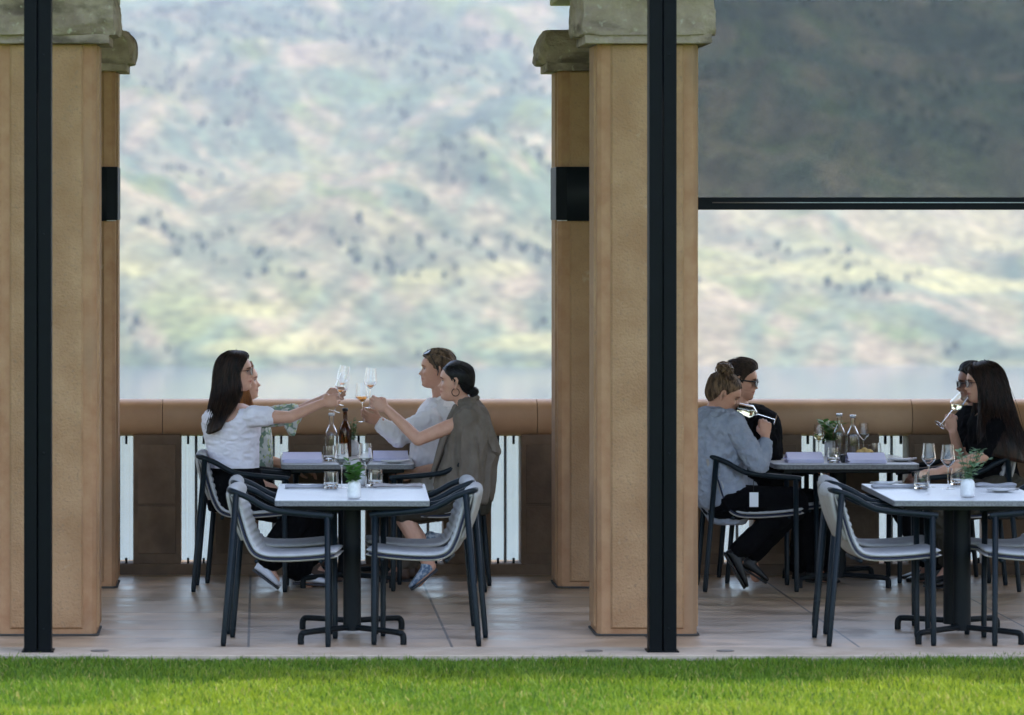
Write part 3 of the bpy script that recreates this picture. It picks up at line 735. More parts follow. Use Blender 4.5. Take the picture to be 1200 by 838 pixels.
def make_table(name, label, cx, y0, y1, w, rz, z=.74, back=False):
    r = empty(name, (cx, (y0 + y1) / 2, .0015), label, 'table', 'square grey dining tables', rz)
    L = (y1 - y0) / 2; hw = w / 2
    def plate(x, y, rad, z0, z1):
        ring = []
        for (sx, sy, a0) in ((1, 1, 0), (-1, 1, PI / 2), (-1, -1, PI), (1, -1, 1.5 * PI)):
            for k in range(5):
                a = a0 + k * PI / 8; ring.append((sx * (x - rad) + rad * math.cos(a), sy * (y - rad) + rad * math.sin(a)))
        g = G(); g.rings([np.array([(p[0], p[1], zz) for p in ring]) for zz in (z0, z1)]); return g
    rad = .05 if back else .008
    obj('table_top', plate(hw, L, rad, z - .004, z), M['table_top'], r, bevel=.0015)
    obj('table_slab', plate(hw, L, rad, z - .030, z - .0045), M['shaded_table_edge'], r, bevel=.002)
    obj('under_frame', G().box((-hw + .06, -L + .06, z - .055), (hw - .06, L - .06, z - .031)), M['base'], r, bevel=.003)
    offs = [(-L + .33, -L + .07, -.26), (-L + .66, -L + .82, -.0)] if not back else [(-.12, -.34, 0), (.15, .30, 0)]
    for k, (cy, ty, _) in enumerate(offs):
        g = G().tube([(0, cy, .045), (0, cy, z - .05)], .046, 20)
        sharp(obj('column', g, M['base'], r), 50)
        sgn = -1 if k == 0 else 1
        for s in (-1, 1):
            P = catmull([(0, cy, .062), (s * .12, cy + (ty - cy) * .5, .062), (s * .235, ty, .060), (s * .256, ty + sgn * .004, .052), (s * .262, ty + sgn * .005, .032), (s * .262, ty + sgn * .005, .0)], 24)
            obj('foot', G().tube(P, [.0155] * 14 + [.017] * 10, 10), M['base'], r)
    return r

def leaf(g, p, d, n, L, wd, fold=.25):
    d = np.array(d, float); d /= np.linalg.norm(d); n = np.array(n, float); n -= d * n.dot(d); n /= np.linalg.norm(n) + 1e-9; w = np.cross(d, n); p = np.array(p)
    g.add([p, p + d * L * .35 + w * wd, p + d * L * .75 + w * wd * .7 - n * L * .06, p + d * L - n * L * .14, p + d * L * .75 - w * wd * .7 - n * L * .06, p + d * L * .35 - w * wd, p + d * L * .5 - n * wd * fold],
          [(0, 1, 6), (1, 2, 6), (2, 3, 6), (3, 4, 6), (4, 5, 6), (5, 0, 6)])

def vase_with_sprig(px, py, d, label, group, seed, h=.098, r0=.034, spread=.09, height=.15, nst=9, leafm='leaf', lean=(0, 0), leafL=.035):
    rd = random.Random(seed); p = W(px, py, d); x, y = p[0], p[1]; z = .7425
    root = empty('bud_vase', (x, y, z), label, 'vase', group)
    g = G().lathe([(r0 * .55, 0), (r0 * .98, .004), (r0, .02), (r0, h * .6), (r0 * .97, h * .78), (r0 * .72, h * .92), (r0 * .42, h * .985), (r0 * .34, h), (r0 * .28, h * .985), (r0 * .28, h * .8)], 28)
    obj('pot', g, M['ceramic'], root)
    gs = G(); gl = G()
    for i in range(nst):
        a = rd.uniform(0, 2 * PI); k = rd.uniform(.25, 1); end = np.array((math.cos(a) * spread * k + lean[0], math.sin(a) * spread * k * .7 + lean[1], h + height * rd.uniform(.55, 1) * (1.15 - .4 * k)))
        P = catmull([(0, 0, h * .8), (math.cos(a) * .006, math.sin(a) * .006, h), end * np.array((.55, .55, .75)), end], 9)
        gs.tube(P, .0013, 5)
        for j in range(2, 9):
            for s in (0, 1):
                aa = rd.uniform(0, 2 * PI); dd = (math.cos(aa), math.sin(aa), rd.uniform(.0, .8)); leaf(gl, P[j], dd, (rd.uniform(-.4, .4), rd.uniform(-.4, .4), 1), leafL * rd.uniform(.6, 1.15), leafL * .27)
    obj('stems', gs, M['stalk'], root); obj('leaves', gl, M[leafm], root, smooth=False)
    return root

BOWL_OUT = [(.0035, .112), (.008, .1155), (.020, .128), (.0375, .148), (.0395, .155), (.0385, .165), (.0345, .195), (.0305, .235)]
BOWL_IN = [(.0297, .235), (.0334, .195), (.0372, .165), (.0381, .155), (.036, .1485), (.0190, .1295), (.007, .1185), (.0005, .1175)]
def dense(P, k=5):
    P = np.array(P); return [tuple(p) for p in np.concatenate([np.stack([P[i] + (P[i + 1] - P[i]) * t for t in np.linspace(0, 1, k)[:-1]]) for i in range(len(P) - 1)] + [P[-1:]], 0)]
def make_wineglass():
    r = empty('wine_glass')
    sharp(obj('bowl', G().lathe([tuple(p) for p in catmull(BOWL_OUT, 40)] + [tuple(p) for p in catmull(BOWL_IN, 40)], 40), M['glass'], r), 50)
    obj('stem', G().lathe([(.0045, .003), (.003, .01), (.0028, .06), (.0032, .105), (.0035, .1118)], 14), M['glass'], r)
    obj('foot', G().lathe([(.036, 0), (.0365, .001), (.030, .0018), (.010, .0029), (.0045, .0031)], 32), M['glass'], r)
    for c in r.children: sharp(c, 45)
    return r
def wine_part(root, matn, level_world, Mx):
    # liquid inside the bowl, cut flat at the world height of its surface
    prof = [(r - .0009, z + .0006) for r, z in BOWL_IN[::-1] if r > .001]
    prof = [(.0004, .1184)] + prof[1:-1] + [(.0290, .232)]
    g = G().lathe(prof, 32); me = to_mesh(g); bm = bmesh.new(); bm.from_mesh(me)
    inv = Mx.inverted(); n = (inv.to_3x3() @ Vector((0, 0, 1))).normalized(); c = inv @ Vector((Mx.translation.x, Mx.translation.y, level_world))
    bmesh.ops.bisect_plane(bm, geom=bm.verts[:] + bm.edges[:] + bm.faces[:], plane_co=c, plane_no=n, clear_outer=True)
    ed = [e for e in bm.edges if e.is_boundary]
    if ed: bmesh.ops.holes_fill(bm, edges=ed)
    out = bpy.data.meshes.new('wine'); bm.to_mesh(out); bm.free()
    o = obj('wine', out, M[matn], root, smooth=False)
    return o
wg = None
def wineglass(foot, top, label, group, wine=None, level=None, d=None, scale=1.0):
    """foot/top: world points of the foot centre and rim centre"""
    global wg
    foot = Vector(foot); top = Vector(top)
    if wg is None: wg = make_wineglass(); o = wg
    else: o = copy_tree(wg)
    for ch in list(o.children):
        if ch.name.startswith('wine'): bpy.data.objects.remove(ch)
    ax = (top - foot).normalized(); q = Vector((0, 0, 1)).rotation_difference(ax)
    k = (top - foot).length / .235 if scale is None else scale
    o.location = foot; o.rotation_mode = 'QUATERNION'; o.rotation_quaternion = q; o.scale = (k, k, k)
    tag(o, label, 'wine glass', group)
    if wine:
        Mx = Matrix.Translation(foot) @ q.to_matrix().to_4x4() @ Matrix.Scale(k, 4)
        pending_wine.append((o, wine, level, Mx))
    return o
pending_wine = []

def tumbler(px, py, d, label, group, fill=.03, wax=False, proto=[None]):
    p = W(px, py, d)
    if proto[0] is None:
        r = empty('water_tumbler')
        obj('glass', G().lathe([(.030, 0), (.036, .003), (.0385, .02), (.0395, .045), (.0365, .092), (.0352, .092), (.0382, .045), (.037, .02), (.030, .011), (.0005, .011)], 32), M['glass'], r)
        sharp(r.children[0], 30)
        obj('water', G().lathe([(.0005, .0116), (.0296, .0118), (.0362, .0195), (.0370, .034), (.0005, .0341)], 28), M['water_in'], r)
        proto[0] = r; o = r
    else: o = copy_tree(proto[0])
    o.location = (p[0], p[1], .7425); tag(o, label, 'tumbler', group)
    return o

def bottle(px, py, d, h, rad, label, m, name, cap='silver', group=None, z=.7425):
    p = W(px, py, d); r = empty(name, (p[0], p[1], z), label, 'bottle', group)
    t = .003
    out = [(rad * .6, 0), (rad * .97, .003), (rad, .012), (rad, h * .52), (rad * .93, h * .60), (rad * .6, h * .70), (rad * .36, h * .78), (rad * .33, h * .93), (rad * .36, h * .965), (rad * .36, h * .975)]
    inn = [(rad * .28, h * .975), (rad * .25, h * .93), (rad * .28, h * .78), (rad * .6 - t, h * .695), (rad * .93 - t, h * .60), (rad - t, h * .52), (rad - t, .014), (rad * .3, .010), (.0005, .012)]
    sharp(obj('glass', G().lathe(dense(out, 4) + dense(inn, 4), 32), m, r), 60)
    if cap: obj('stopper', G().lathe([(rad * .30, h * .976), (rad * .46, h * .977), (rad * .46, h * 1.03), (rad * .40, h * 1.04)], 20), M[cap], r)
    return r

def napkin(px0, px1, py, d, label, m='napkin', w=.075):
    a = W(px0, py, d)[0]; b = W(px1, py, d)[0]; z = .7425
    g = G(); R = []
    for i in range(22):
        t = i / 21; x = a + (b - a) * t; hh = .009 + .002 * math.sin(t * 9) ; ring = []
        for k in range(14):
            th = 2 * PI * k / 14; ring.append((x, d + w / 2 * math.copysign(abs(math.cos(th)) ** .6, math.cos(th)) + .002 * math.sin(t * 14), z + hh + hh * math.copysign(abs(math.sin(th)) ** .6, math.sin(th)) * (1 if i not in (0, 21) else .8)))
        R.append(np.array(ring))
    g.rings(R)
    root = empty('folded_napkin', (a, d, z), label, 'napkin', 'folded napkins on the front tables')
    obj('cloth', g, M[m], root, world=True)
    kn = G().box((a + .02, d - w / 2 - .022, z + .0005), (b - .01, d - w / 2 - .006, z + .003)); obj('knife', kn, M['silver'], root, world=True, bevel=.001)
    return root

def plate(px, py, d, label, rad=.085):
    p = W(px, py, d); root = empty('side_plate', (p[0], p[1], .7425), label, 'plate', 'small plates on the tables')
    obj('dish', G().lathe([(rad * .45, 0), (rad * .5, .004), (rad * .93, .009), (rad, .012), (rad * .99, .0135), (rad * .9, .011), (rad * .5, .0065), (.0005, .006)], 36), M['plate'], root)
    k = G().tube([(-.08, -.02, .016), (.0, -.022, .0145), (.09, -.02, .0165)], [.0035, .004, .006], 6); obj('butter_knife', k, M['silver'], root)
    return root

def menu_card(px0, px1, py0, py1, d, label, back=.06):
    a = W(px0, py1, d); b = W(px1, py0, d); z = .7425; h = .06
    r = empty('menu_card', ((a[0] + b[0]) / 2, d, z), label, 'menu', 'folded menus on the back tables')
    w = (b[0] - a[0]) / 2
    g = G()
    for (zz, dz, off) in ((.002, .006, 0), (.0095, .006, .008), (.017, .006, -.004)):
        g.box((-w + off, -.09, zz), (w + off * .5, .10, zz + dz))
    obj('pages', g, M['paper'], r, bevel=.001)
    g = G(); g.add([(-w, -.085, .0235), (w, -.085, .0235), (w * .99, -.005, h), (-w * .99, -.005, h), (-w, -.082, .0215), (w, -.082, .0215), (w * .99, -.002, h - .001), (-w * .99, -.002, h - .001)],
                   [(0, 1, 2, 3), (7, 6, 5, 4), (0, 4, 5, 1), (1, 5, 6, 2), (2, 6, 7, 3), (3, 7, 4, 0)])
    g.add([(-w, .075, .0235), (w, .075, .0235), (w * .99, .0, h + .001), (-w * .99, .0, h + .001), (-w, .078, .0215), (w, .078, .0215), (w * .99, .003, h), (-w * .99, .003, h)],
          [(3, 2, 1, 0), (4, 5, 6, 7), (0, 1, 5, 4), (1, 2, 6, 5), (2, 3, 7, 6), (3, 0, 4, 7)])
    obj('cover', g, M['paper'], r, smooth=False)
    return r

def build_tables():
    make_table('dining_table', 'empty set grey stone topped table at the front left', .483, 19.98, 21.27, .79, math.radians(-1.3))
    make_table('dining_table', 'empty set grey stone topped table at the front right', 3.642, 19.98, 21.27, .79, math.radians(-1.3))
    make_table('dining_table', 'grey table by the balustrade where four friends raise glasses', .515, 23.02, 24.0, .785, 0, back=True)
    make_table('dining_table', 'grey table by the balustrade between the two right hand couples', 3.45, 23.02, 24.0, .855, 0, back=True)
    # front left
    vase_with_sprig(415, 585, 20.1, 'short white vase with green sprig at the front of the left front table', 'white bud vases', 3, spread=.06, height=.10, nst=5, leafL=.055, lean=(-.012, .01))
    p = W(423, 566, 21.22); r = empty('white_jug', (p[0], 21.15, .7425), 'plain white jug behind the vase on the left front table', 'jug')
    obj('body', G().lathe([(.02, 0), (.03, .004), (.032, .03), (.028, .05), (.018, .066), (.019, .078), (.0165, .078), (.0155, .066), (.0005, .06)], 26), M['ceramic'], r)
    obj('spout', G().tube([(-.015, 0, .066), (-.026, 0, .074), (-.032, 0, .083)], [.009, .006, .004], 8), M['ceramic'], r)
    tumbler(388, 574, 20.86, 'left one of two water tumblers on the left front table', 'water tumblers')
    tumbler(440, 570, 21.05, 'right one of two water tumblers on the left front table', 'water tumblers')
    def up(px, d, h=.235, z=.7425): x = W(px, 0, d)[0]; return (x, d, z), (x, d, z + h)
    f, t = up(400.5, 20.95); wineglass(f, t, 'left empty wine glass standing on the left front table', 'wine glasses')
    f, t = up(428.5, 20.99); wineglass(f, t, 'right empty wine glass standing on the left front table', 'wine glasses')
    napkin(334, 380, 573, 20.92, 'grey folded napkin with knife at the left of the left front table')
    napkin(437, 495, 573, 20.98, 'brownish folded napkin at the right of the left front table', 'napkin2')
    # front right
    vase_with_sprig(1134, 582, 20.22, 'white vase with bushy silver green sprigs on the right front table', 'white bud vases', 11, h=.098, r0=.036, spread=.095, height=.17, nst=12, leafm='leaf_grey', lean=(.02, .0), leafL=.036)
    tumbler(1079.5, 574, 20.83, 'left water tumbler on the right front table with white candle inside', 'water tumblers')
    p = W(1079.5, 574, 20.83); tag(obj('tea_light', G().lathe([(.018, .0), (.0185, .002), (.0185, .017), (.017, .0185), (.002, .0185)], 20, (p[0], p[1], .7425 + .036)), M['wax']), 'white tea light inside the left tumbler of the right front table', 'candle')
    tumbler(1122, 568, 21.15, 'right water tumbler on the right front table beside the vase', 'water tumblers')
    f, t = up(1088.5, 20.98); wineglass(f, t, 'left empty wine glass standing on the right front table', 'wine glasses')
    f, t = up(1111, 20.86); wineglass(f, t, 'right empty wine glass standing on the right front table', 'wine glasses')
    napkin(1022, 1078, 573, 20.93, 'pale folded napkin at the left of the right front table')
    napkin(1143, 1190, 571, 21.03, 'pale folded napkin at the right of the right front table')
    plate(1037, 566, 21.18, 'small plate near the left rear corner of the right front table', .08)
    plate(1173, 577, 20.62, 'small plate with dark underside at the right of the right front table', .075)
    # back left
    menu_card(331, 377, 527, 541, 23.2, 'pale menu at the left of the toasting table')
    menu_card(437, 478, 527, 541, 23.35, 'pale menu at the right of the toasting table')
    bottle(388.5, 534, 23.55, .265, .040, 'tall clear glass water carafe on the toasting table', M['glass'], 'glass_carafe', 'ceramic')
    bottle(404.5, 533, 23.72, .285, .038, 'brown wine bottle on the toasting table', M['bottle_brown'], 'wine_bottle', 'dark')
    tumbler(386, 541, 23.3, 'water tumbler beside the carafe on the toasting table', 'water tumblers')
    plate(462, 540, 23.12, 'plate at the right end of the toasting table', .08)
    vase_with_sprig(414, 532, 23.86, 'small herb sprig in a white pot behind the wine bottle', 'white bud vases', 5, spread=.035, height=.13, nst=9, leafL=.024)
    # back right
    menu_card(921, 963, 527, 541, 23.2, 'lavender menu at the left of the right hand couples table')
    menu_card(992, 1036, 529, 541, 23.15, 'lavender menu in the middle of the right hand couples table')
    tumbler(977, 541, 23.12, 'water tumbler between the two menus on the right hand back table', 'water tumblers')
    tumbler(1025, 535, 23.6, 'water tumbler right of the bread on the right hand back table', 'water tumblers')
    bottle(983.5, 531, 23.70, .255, .040, 'left one of the two clear water bottles on the back table', M['glass'], 'water_bottle', 'silver', 'clear water bottles')
    bottle(999.5, 533, 23.45, .258, .040, 'right one of the two clear water bottles on the back table', M['glass'], 'water_bottle', 'silver', 'clear water bottles')
    f, t = up(959.5, 23.6, .2); wineglass(f, t, 'standing glass of white wine on the right hand back table', 'wine glasses', 'wine_white', .7425 + .148, scale=.87)
    f, t = up(1012, 23.75, .2); wineglass(f, t, 'empty standing wine glass behind the bread on the back table', 'wine glasses', scale=.87)
    vase_with_sprig(972, 531, 23.85, 'green broad leaved sprig behind the water bottles', 'white bud vases', 8, spread=.06, height=.12, nst=6, leafL=.065, r0=.03)
    p = W(1007, 0, 23.45); r = empty('bread_basket', (p[0] + .03, 23.42, .7425), 'small dark basket of golden bread beside the bottles', 'basket')
    obj('basket', G().lathe([(.05, 0), (.06, .004), (.066, .03), (.062, .03), (.056, .006), (.0005, .005)], 24), M['dark'], r)
    g = G()
    for (a, b, c_, rr) in ((-.03, 0, .045, .026), (.02, -.02, .048, .028), (.0, .025, .05, .025), (.035, .015, .042, .02), (-.005, -.01, .062, .02)): g.ball((a, b, c_), (rr, rr * .8, rr * .75), 12, 8)
    obj('bread', fuse(g, .004, 1, (.004, 60, 60, 60, 0)), M['bread'], r)
    p = W(987, 0, 23.2); g = G().box((p[0] - .012, 23.16, .743), (p[0] + .012, 23.2, .79)); tag(obj('pepper_mill', g, M['dark'], bevel=.006), 'small black block between the lavender menus', 'condiment')
    plate(1056, 538, 23.3, 'plate at the right end of the right hand back table', .085)

# ------------------------------------------------------------------ people
HZ = np.array([-.004, .004, .016, .030, .043, .050, .058, .068, .078, .092, .105, .118, .135, .150, .165, .180, .195, .208, .218, .225])
XB = np.array([.050, .066, .076, .078, .079, .079, .080, .081, .082, .083, .083, .083, .088, .090, .087, .080, .067, .050, .030, .004])
XM = np.array([.058, .080, .091, .0865, .0945, .0895, .0965, .0925, .1140, .1030, .0940, .0870, .0955, .0935, .0890, .0810, .0675, .0500, .0300, .004])
XK = np.array([-.030, -.040, -.050, -.060, -.067, -.070, -.074, -.080, -.086, -.092, -.096, -.099, -.101, -.101, -.099, -.094, -.084, -.068, -.045, -.004])
YW = np.array([.026, .036, .045, .053, .058, .060, .063, .066, .069, .072, .0735, .0745, .0765, .077, .0755, .071, .062, .049, .031, .004])
SG = np.array([.03, .03, .026, .026, .024, .024, .024, .016, .0125, .010, .010, .012, .04, .05, .06, .06, .06, .06, .06, .06])
def head_geo(male=False):
    zs = np.linspace(HZ[0], HZ[-1], 60); n = 72; R = []
    for z in zs:
        xb, xm, xk, yw, sg = [np.interp(z, HZ, a) for a in (XB, XM, XK, YW, SG)]
        ring = []
        for j in range(n):
            th = 2 * PI * j / n; c, s = math.cos(th), math.sin(th)
            y = yw * math.copysign(abs(s) ** .92, s)
            if c >= 0: x = xb * abs(c) ** .80
            else: x = xk * abs(c) ** .9
            if c > 0:
                x += (xm - xb) * math.exp(-(y / sg) ** 2)
                for sy in (-1, 1):   # eye sockets, cheeks
                    x -= .0095 * math.exp(-((y - sy * .031) / .014) ** 2 - ((z - .112) / .0105) ** 2)
                    x += .0055 * math.exp(-((y - sy * .040) / .018) ** 2 - ((z - .086) / .014) ** 2)
                    x += .0035 * math.exp(-((y - sy * .030) / .020) ** 2 - ((z - .132) / .008) ** 2)
                    x += .0050 * math.exp(-((y - sy * .031) / .0085) ** 2 - ((z - .112) / .007) ** 2)
            if male: y *= 1.04
            ring.append((x, y, z))
        R.append(np.array(ring))
    g = G(); g.rings(R)
    for s in (-1, 1):
        i0 = len(g.v)
        g.tube([(.0, 0, -.030), (-.006, 0, -.018), (-.014, 0, .0), (-.018, 0, .016), (-.012, 0, .028), (.0, 0, .030), (.008, 0, .022), (.008, 0, .008)], [.0075, .0070, .0066, .0066, .0064, .0062, .006, .0055], 8)
        g.ball((-.003, -s * .002, .002), (.012, .004, .024), 10, 8)
        Mx = Matrix.Translation((-.006, s * .084, .103)) @ Matrix.Rotation(-s * .42, 4, 'Z') @ Matrix.Rotation(.12, 4, 'Y') @ Matrix.Scale(1.08, 4); g.xf(Mx, i0)
    return g

def head_matrix(px, py, d, yaw, pitch=0, roll=0, k=1.0):
    c = Vector(W(px, py, d)); Rm = Matrix.Rotation(math.radians(yaw), 4, 'Z') @ Matrix.Rotation(math.radians(pitch), 4, 'Y') @ Matrix.Rotation(math.radians(roll), 4, 'X')
    return Matrix.Translation(c) @ Rm @ Matrix.Scale(k, 4) @ Matrix.Translation((0, 0, -.11))

def hand_geo(g, wrist, D, N_, side, curl=(40, 55, 35), spread=1.0, k=1.0, thumb=0.6, curls=None):
    D = Vector(D).normalized(); N_ = Vector(N_); N_ = (N_ - D * N_.dot(D)).normalized(); Yh = N_.cross(D) * side
    B = Matrix((D, Yh, N_)).transposed().to_4x4(); Mx = Matrix.Translation(Vector(wrist)) @ B @ Matrix.Scale(k, 4)
    i0 = len(g.v)
    # palm
    R = []
    for (x, hy, hz, cz) in ((-.012, .0235, .0180, 0), (.008, .027, .0165, 0), (.03, .034, .015, -.002), (.055, .0385, .0135, -.003), (.078, .040, .0115, -.003), (.088, .037, .0085, -.003)):
        th = np.arange(16) * 2 * PI / 16; R.append(np.stack([np.full(16, x), hy * np.sign(np.cos(th)) * np.abs(np.cos(th)) ** .8, cz + hz * np.sin(th)], 1))
    g.rings(R)
    for f, (by, ln, dx) in enumerate(((.029, .070, .0), (.010, .079, .004), (-.0095, .073, .001), (-.0285, .058, -.008))):
        p = np.array((.072 + dx, by, -.003)); a = 0; P = [p.copy(), np.array((.084 + dx, by * 1.02, -.003))]; p = P[-1]
        c3 = curls[f] if curls else curl
        for q, fr in enumerate((.46, .30, .24)):
            a += math.radians(c3[q] + f * 3); p = p + np.array((math.cos(a), by * .10 * spread * (1 if q == 0 else .3), -math.sin(a))) * ln * fr; P.append(p)
        g.limb(P, [.0088, .0086, .0078, .0072, .0060], 10)
    tb = [np.array((.018, .022, -.006)), np.array((.040, .044, -.016)), np.array((.062, .050 - .012 * thumb, -.028 - .012 * thumb)), np.array((.082, .046 - .024 * thumb, -.032 - .022 * thumb))]
    g.limb(tb, [.0135, .0105, .0090, .0070], 10)
    g.xf(Mx, i0)
    return Mx

def rows_geo(g, rows, d, grow=0.0, n=36, ycen=0):
    R = []
    for (y, xl, xr, hy) in rows:
        a = W(xl, y, d); b = W(xr, y, d); c = (a + b) / 2; hx = (b[0] - a[0]) / 2
        th = np.arange(n) * 2 * PI / n
        e = .85
        R.append(np.stack([c[0] + (hx + grow) * np.sign(np.cos(th)) * np.abs(np.cos(th)) ** e, c[1] + ycen + (hy + grow) * np.sign(np.sin(th)) * np.abs(np.sin(th)) ** e, np.full(n, c[2])], 1))
    R = list(catmull(np.array(R), len(R) * 4))
    g.rings(R); return g

def carve(me, fn):
    n = len(me.polygons); c = np.empty(n * 3); me.polygons.foreach_get('center', c); c = c.reshape(-1, 3)
    kill = fn(c); bm = bmesh.new(); bm.from_mesh(me); bm.faces.ensure_lookup_table()
    bmesh.ops.delete(bm, geom=[bm.faces[i] for i in np.nonzero(kill)[0]], context='FACES'); bm.to_mesh(me); bm.free(); me.update(); return me

def paint_head(me, Hm, lips=(.72, .36, .36), brow=(.25, .16, .13), eye=True, beard=None):
    n = len(me.vertices); co = np.empty(n * 3); me.vertices.foreach_get('co', co); co = co.reshape(-1, 3)
    inv = np.array(Hm.inverted()); q = co @ inv[:3, :3].T + inv[:3, 3]
    col = np.ones((n, 4)); near = (q[:, 0] > .03) & (np.abs(q[:, 1]) < .09) & (q[:, 2] > -.01) & (q[:, 2] < .24)
    def put(w, c):
        w = np.clip(w, 0, 1) * near; col[:, :3] = col[:, :3] * (1 - w[:, None]) + np.array(c) * w[:, None]
    g = lambda a, s: np.exp(-(a / s) ** 2)
    put(2.0 * g(q[:, 2] - .0505, .0070) * g(q[:, 1], .020), lips)
    put(.8 * g(q[:, 2] - .0505, .0018) * g(q[:, 1], .022), (.35, .15, .15))
    for s in (-1, 1):
        put(.35 * g(q[:, 2] - .080, .018) * g(q[:, 1] - s * .042, .02), (1.0, .80, .76))
        put(2.4 * g(q[:, 2] - .133 + .25 * np.abs(np.abs(q[:, 1]) - .03), .0038) * g(q[:, 1] - s * .033, .016), brow)
        put(.5 * g(q[:, 2] - .114, .010) * g(q[:, 1] - s * .033, .018), (.62, .45, .40))
        if eye:
            put(1.5 * g(q[:, 2] - .112, .0045) * g(q[:, 1] - s * .031, .0115), (.95, 1.3, 1.5))
            put(1.9 * g(q[:, 2] - .112, .0045) * g(q[:, 1] - s * .031, .0050), (.08, .06, .05))
            put(1.6 * g(q[:, 2] - .1165, .0022) * g(q[:, 1] - s * .031, .013), (.05, .035, .035))
        ear_shade = np.exp(-((q[:, 0] + .008) / .010) ** 2 - ((q[:, 2] - .106) / .014) ** 2) * (np.abs(q[:, 1]) > .076)
        col[:, :3] *= (1 - .35 * ear_shade[:, None])  # shade in the ear hollow painted into the tint
    if beard is not None:
        put(.55 * (q[:, 2] < .062) * (np.abs(q[:, 2] - .0505) > .006), beard)
    at = me.color_attributes.new('tint', 'FLOAT_COLOR', 'POINT'); at.data.foreach_set('color', col.ravel().astype(np.float32))

# ---- hair
HC = np.array((-.004, 0, .125)); HA = np.array((.100, .0795, .103))
def hr(dirs):
    dirs = dirs / np.linalg.norm(dirs, axis=-1, keepdims=True); lo = np.zeros(dirs.shape[:-1]); hi = lo + .16
    for _ in range(18):
        mid = (lo + hi) / 2; p = HC + dirs * mid[..., None]; z = p[..., 2]
        a = np.where(p[..., 0] > 0, np.interp(z, HZ, XB), np.interp(z, HZ, -XK)); ex = np.where(p[..., 0] > 0, 2 / .80, 2 / .9)
        ins = ((np.abs(p[..., 0]) / a) ** ex + (np.abs(p[..., 1]) / np.interp(z, HZ, YW)) ** (2 / .92) < 1) & (z < .226) & (z > -.01)
        lo = np.where(ins, mid, lo); hi = np.where(ins, hi, mid)
    e = 1 / np.sqrt(((dirs / HA) ** 2).sum(-1))
    return dirs, np.maximum(hi, e * .97)
LOOP = [(.083, 0, .186), (.070, -.040, .178), (.050, -.066, .158), (.026, -.078, .140), (.012, -.080, .120), (-.004, -.080, .134), (-.024, -.078, .120), (-.036, -.070, .085), (-.052, -.052, .058), (-.066, 0, .045)]
def loop_pts(n=40):
    near = catmull(LOOP, n // 2 + 1); far = near[::-1][1:-1] * np.array((1, -1, 1)); return np.concatenate([near, far], 0)
LOOP_M = [(.088, 0, .190), (.078, -.040, .187), (.060, -.066, .170), (.040, -.077, .152), (.024, -.081, .130), (.012, -.082, .104), (.000, -.082, .132), (-.022, -.080, .122), (-.036, -.073, .080), (-.052, -.052, .050), (-.066, 0, .038)]
def pulled_guides(pole, n=40, k=14, s0=.985, s1=1.06, vol=None, loop=None, fwd=0):
    near_ = catmull(loop or LOOP, n // 2 + 1); LP = np.concatenate([near_, near_[::-1][1:-1] * np.array((1, -1, 1))], 0)
    L = LP - HC; L, r0 = hr(L); pd, _ = hr(np.array(pole, float)[None]); pd = pd[0]
    rad0 = np.linalg.norm(LP - HC, axis=1)
    Gd = []
    for i in range(len(L)):
        a = math.acos(np.clip(L[i].dot(pd), -1, 1)); row = []
        for j in range(k):
            t = j / (k - 1) * .97; dd = (math.sin((1 - t) * a) * L[i] + math.sin(t * a) * pd) / math.sin(a); dd, rr = hr(dd[None])
            sc_ = s0 + (s1 - s0) * min(1, t * 5)
            if vol: sc_ += vol(dd[0], t)
            row.append(HC + dd[0] * (rad0[i] * .975 if j == 0 else (rr[0] * (1 - .0) * sc_)) + np.array((fwd * max(0, dd[0][0]) * max(0, dd[0][2]) * math.sin(min(1, t * 6) * PI / 2), 0, 0)))
        Gd.append(row)
    return np.array(Gd)

